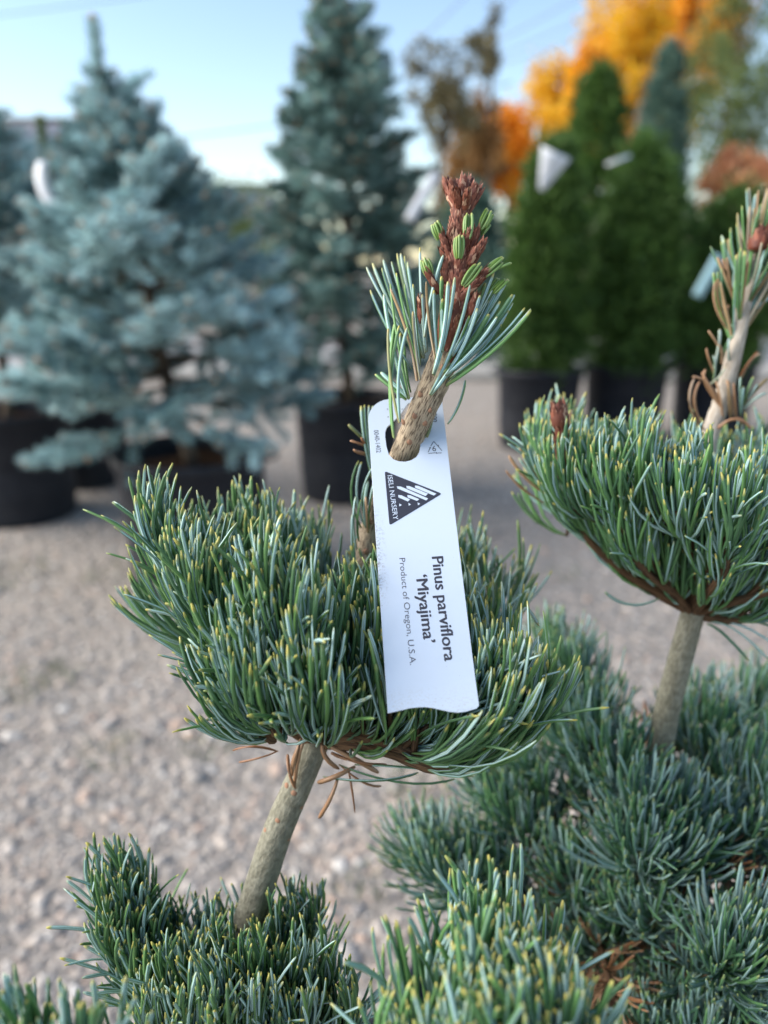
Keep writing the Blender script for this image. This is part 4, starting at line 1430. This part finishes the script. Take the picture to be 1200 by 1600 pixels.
# lower limbs, a broad loose mass
V1 = P(1012, 1390, .398); V2 = P(1003, 1480, .41)
lower = [((880, 1030), .40), ((915, 1060), .39), ((850, 1010), .42), ((930, 1130), .37), ((890, 1140), .39), ((970, 1180), .36), ((945, 1230), .352), ((1000, 1250), .345), ((1075, 1120), .40), ((1100, 1150), .385), ((1060, 1090), .43),
         ((1160, 1100), .42), ((1190, 1170), .37), ((1160, 1210), .36), ((1180, 1260), .345), ((1060, 1260), .355), ((1000, 1310), .34), ((1050, 1310), .345), ((960, 1330), .352), ((1120, 1290), .36),
         ((850, 1210), .39), ((800, 1220), .40), ((760, 1230), .41), ((820, 1260), .385), ((700, 1310), .385), ((740, 1320), .38), ((670, 1320), .40), ((720, 1350), .37), ((780, 1340), .385),
         ((1140, 1440), .312), ((1120, 1470), .308), ((1165, 1460), .310), ((1190, 1400), .34), ((1020, 1400), .345), ((960, 1530), .36), ((930, 1440), .372), ((885, 1420), .385), ((975, 1400), .362), ((860, 1340), .385), ((905, 1340), .372), ((1010, 1560), .345), ((1070, 1570), .33), ((1130, 1560), .325), ((1200, 1540), .33), ((1230, 1460), .33), ((1240, 1300), .36), ((1050, 1200), .39)]
for k, ((px, py), zc) in enumerate(lower):
    if k % 4 == 2 and zc > .35: continue
    e = P(px, py + 40, zc)
    hub = V1 if py < 1330 else V2
    md = (hub + e) / 2 - Z * .012
    sec.add(branch([hub, md, e - Z * .004], 1, .0350, rw=.0028, per=40, main_per=5, endper=96, s0=.72, upb=.05, curv=.50, th=(78, 8), floor=-.25, flow=(.22, .0), side_len=(.009, .018), wd=.00138), M['needle_deep'], 5)
# dry brown inner needles
inner = MB(); wdb = MB()
dl = []
for px, py, zc, n in ((905, 1425, .362, 60), (935, 1465, .358, 60), (960, 1420, .385, 40), (850, 1300, .396, 30), (1090, 1340, .345, 50), (880, 1460, .375, 80), (1060, 1170, .40, 26), (1100, 1340, .39, 40), (880, 1370, .42, 50), (1040, 1490, .39, 60), (1160, 1340, .38, 30), (960, 1590, .40, 60)):
    a = P(px, py, zc)
    b = a + nrm(RNG.normal(size=3) * (1, 1, .3)) * .03
    tube(wdb, [a, (a + b) / 2, b], .0018, 5)
    dl.append(needles_on(a, b, n, .022, (85, 40), -.15, .25, .0013))
dl = cat(dl)
needle_geo(inner, **dl, dry=np.ones(len(dl['L'])), K=4)
bro = wdb.build('dead_twigs', M['twig'], sec.root, smooth=True); tag(bro, kind='stuff')
tag(inner.build('dead_needles', M['needle'], sec.root, face_attr='side'), kind='stuff')
sec.finish(260)


# ================================================================== the plant tag
tagroot = bpy.data.objects.new('plant_tag', None)
tagroot.empty_display_size = .01
mw = Matrix(((U_[0], V_[0], Nn[0], O_[0]), (U_[1], V_[1], Nn[1], O_[1]), (U_[2], V_[2], Nn[2], O_[2]), (0, 0, 0, 1)))
tagroot.matrix_world = mw
COL.objects.link(tagroot)
tag(tagroot, 'white plastic plant tag with black print hanging on the pine stem', 'plant tag')


def curve_mesh(name, polys, z, th, mt, parent, bevel=0.0):
    """filled flat shape (outer outline + holes) in tag coordinates"""
    cu = bpy.data.curves.new(name, 'CURVE')
    cu.dimensions = '2D'; cu.fill_mode = 'BOTH'
    cu.extrude = th / 2
    cu.bevel_depth = bevel
    for pl in polys:
        s = cu.splines.new('POLY'); s.points.add(len(pl) - 1)
        for p, (x, y) in zip(s.points, pl): p.co = (x, y, 0, 1)
        s.use_cyclic_u = True
    return finish_curve(name, cu, z, mt, parent)


def finish_curve(name, cu, z, mt, parent, xform=None):
    tmp = bpy.data.objects.new('tmp', cu)
    COL.objects.link(tmp)
    dg = bpy.context.evaluated_depsgraph_get(); dg.update()
    me = bpy.data.meshes.new_from_object(tmp.evaluated_get(dg))
    bpy.data.objects.remove(tmp)
    me.name = name
    me.materials.clear(); me.materials.append(mt)
    if xform is not None: me.transform(xform)
    me.transform(Matrix.Translation((0, 0, z)))
    o = bpy.data.objects.new(name, me)
    COL.objects.link(o); o.parent = parent
    return o


def arc(cx, cy, r, a0, a1, n=10):
    return [(cx + r * math.cos(R(a0 + (a1 - a0) * i / n)), cy + r * math.sin(R(a0 + (a1 - a0) * i / n))) for i in range(n + 1)]


Wt, Lt = TW, TL_
q = lambda x, y: tuv(570 + x / 6.953, 600 + y / 6.957)      # close-up of the tag head
# outline: rounded upper left corner, small radius upper right, torn wavy foot
rT = .0082
top_y = q(400, 160)[1]
outl = arc(rT, top_y - rT, rT, 180, 90) + arc(Wt - .0025, q(850, 128)[1] - .002, .0022, 90, 0, 6)
foot = [tuv(590 + x / 5.517, 840 + y / 5.517) for x, y in ((912, 1447), (850, 1474), (760, 1500), (690, 1508), (620, 1500), (540, 1482), (470, 1466), (400, 1459), (340, 1462), (280, 1468), (210, 1485), (132, 1508))]
foot[0] = (Wt, foot[0][1]); foot[-1] = (0.0, foot[-1][1])
outl += foot
# slot the stem passes through
hole = [q(*p) for p in ((270, 430), (240, 455), (222, 505), (222, 560), (236, 660), (262, 745), (310, 795), (370, 818), (440, 824), (510, 808), (565, 775), (597, 725), (607, 660), (612, 592), (650, 575), (684, 540), (695, 480), (712, 330), (712, 240), (690, 205), (640, 195), (470, 205), (380, 330))]
card = curve_mesh('card', [outl, hole[::-1]], -.00035, .0006, M['card'], tagroot, bevel=.00006)


def text(body, mt, p0, p1, name='lettering', bold=0.0, height=None, parent=tagroot, z=.00006, fat=0.0):
    """print reading from photo point p0 (baseline start) to p1 (baseline end)"""
    cu = bpy.data.curves.new(name, 'FONT')
    cu.body = body; cu.size = 1.0; cu.offset = bold; cu.extrude = 0; cu.resolution_u = 4
    cu.fill_mode = 'FRONT'
    a = np.array(p0); b = np.array(p1)
    o = finish_curve(name, cu, 0, mt, parent)
    me = o.data
    co = np.array([v.co[:] for v in me.vertices])
    x0, x1 = co[:, 0].min(), co[:, 0].max()
    L = np.linalg.norm(b - a)
    sx = L / (x1 - x0)
    # cap height measured from the font
    sy = sx if height is None else height / .73
    ex = (b - a) / L; ey = np.array([-ex[1], ex[0]])
    for v in me.vertices:
        x, y = (v.co[0] - x0) * sx, v.co[1] * sy
        p = a + ex * x + ey * y
        v.co = (p[0], p[1], z)
    if fat:
        # heavier print: the same outlines struck again a hair to each side
        import bmesh
        bm = bmesh.new()
        for k, (fx, fy) in enumerate(((0, 0), (fat, 0), (-fat, 0), (fat * 2, 0), (-fat * 2, 0), (fat, fat * .7), (-fat, -fat * .7))):
            c = me.copy()
            dd = ex * fx * sx + ey * fy * sy
            c.transform(Matrix.Translation((dd[0], dd[1], k * .000004)))
            bm.from_mesh(c)
            bpy.data.meshes.remove(c)
        bm.to_mesh(me); bm.free()
    return o


t5 = lambda x, y: tuv(590 + x / 5.517, 840 + y / 5.517)
def hgt(p, r): return float(np.linalg.norm(np.array(p) - np.array(r)))
text('Pinus parviflora', M['ink'], t5(472, 150), t5(580, 1058), fat=.012, height=hgt(t5(472, 150), t5(574, 146)))
text('\u2018Miyajima\u2019', M['ink'], t5(334, 308), t5(402, 898), fat=.012, height=hgt(t5(334, 338), t5(436, 334)))
text('Product of Oregon, U.S.A.', M['ink_grey'], t5(190, 155), t5(282, 1095), bold=-.002, height=hgt(t5(190, 155), t5(243, 152)))
text('0040-1402', M['ink'], q(98, 488), q(128, 724), height=hgt(q(98, 488), q(152, 488)), bold=-.004)
text('42-1000', M['ink'], q(735, 190), q(738, 405), height=hgt(q(735, 300), q(785, 300)))
# recycling mark
for (a, b) in (((752, 612), (800, 665)), ((800, 665), (840, 712)), ((838, 735), (780, 737)), ((770, 733), (692, 740)), ((692, 725), (712, 680)), ((720, 662), (748, 614))):
    a, b = np.array(q(*a)), np.array(q(*b)); n_ = nrm(np.array([-(b - a)[1], (b - a)[0]])) * .00012
    curve_mesh('recycling_arrow', [[tuple(a - n_), tuple(b - n_), tuple(b + n_), tuple(a + n_)]], .00005, .00001, M['ink'], tagroot)
for c, d in (((795, 655), (.6, .75)), ((785, 735), (-1, .02)), ((712, 682), (.3, -1))):
    c = np.array(q(*c)); d = nrm(np.array([d[0], -d[1]])); e = np.array([-d[1], d[0]])
    curve_mesh('recycling_arrow', [[tuple(c + d * .0005), tuple(c + e * .0004), tuple(c - e * .0004)]], .00005, .00001, M['ink'], tagroot)
text('6', M['ink'], q(738, 716), q(778, 716), height=hgt(q(740, 716), q(740, 655)))
# the fragment of print at the upper left
for x, y in ((240, 265), (400, 265), (248, 345), (405, 335)):
    a = np.array(q(x, y)); curve_mesh('print_mark', [[tuple(a), tuple(a + (.0006, 0)), tuple(a + (.0006, -.00015)), tuple(a + (.00015, -.00015)), tuple(a + (.00015, -.0005)), tuple(a + (0, -.0005))]], .00005, .00001, M['ink'], tagroot)


def rounded(pts, r, n=6):
    out = []
    k = len(pts)
    for i in range(k):
        a, b, c = np.array(pts[i - 1]), np.array(pts[i]), np.array(pts[(i + 1) % k])
        u, v = nrm(a - b), nrm(c - b)
        ang = math.acos(np.clip(u @ v, -1, 1)); d = r / math.tan(ang / 2)
        p0, p1 = b + u * d, b + v * d
        for j in range(n + 1):
            t = j / n
            out.append(tuple((1 - t) ** 2 * p0 + 2 * t * (1 - t) * b + t * t * p1))
    return out


tri = rounded([q(218, 918), q(845, 1172), q(272, 1505)], .0006)
logo = curve_mesh('logo_triangle', [tri], .00006, .00002, M['logo'], tagroot)
text('ISELI NURSERY', M['logo_white'], q(250, 968), q(316, 1448), height=hgt(q(250, 968), q(304, 964)), parent=logo, z=.00012, bold=.004)
for pl in (((352, 1085), (395, 1088), (692, 1222), (672, 1243), (358, 1108)), ((455, 1082), (490, 1086), (690, 1170), (665, 1196), (460, 1108)), ((548, 1080), (585, 1084), (782, 1172), (755, 1192), (552, 1104)),
           ((366, 1178), (402, 1182), (496, 1228), (472, 1250), (370, 1204)), ((466, 1180), (500, 1184), (596, 1228), (572, 1246), (470, 1206)),
           ((378, 1270), (406, 1286), (380, 1302)), ((478, 1266), (506, 1282), (482, 1296)), ((578, 1262), (606, 1278), (582, 1292))):
    curve_mesh('logo_stripe', [[q(*p) for p in pl]], .00011, .00001, M['logo_white'], logo)

# the plastic has taken a slight set: bow the tag and everything printed on it together
import bmesh
for o in [c for c in tagroot.children_recursive]:
    bm = bmesh.new(); bm.from_mesh(o.data)
    ys = [v.co.y for v in bm.verts]
    if max(ys) - min(ys) > .012 and len(bm.verts) < 900:
        for k in range(1, 24):
            bmesh.ops.bisect_plane(bm, geom=bm.verts[:] + bm.edges[:] + bm.faces[:], plane_co=(0, -TL_ * k / 24, 0), plane_no=(0, 1, 0))
    for v in bm.verts:
        t = -v.co.y / TL_
        v.co.z += -.0020 * math.sin(math.pi * min(1, max(0, t))) + .0012 * (v.co.x / TW - .5) * math.sin(math.pi * t * 1.2) + .0010 * max(0, t - .9) / .1 * (v.co.x / TW - .4)
    bm.to_mesh(o.data); bm.free()
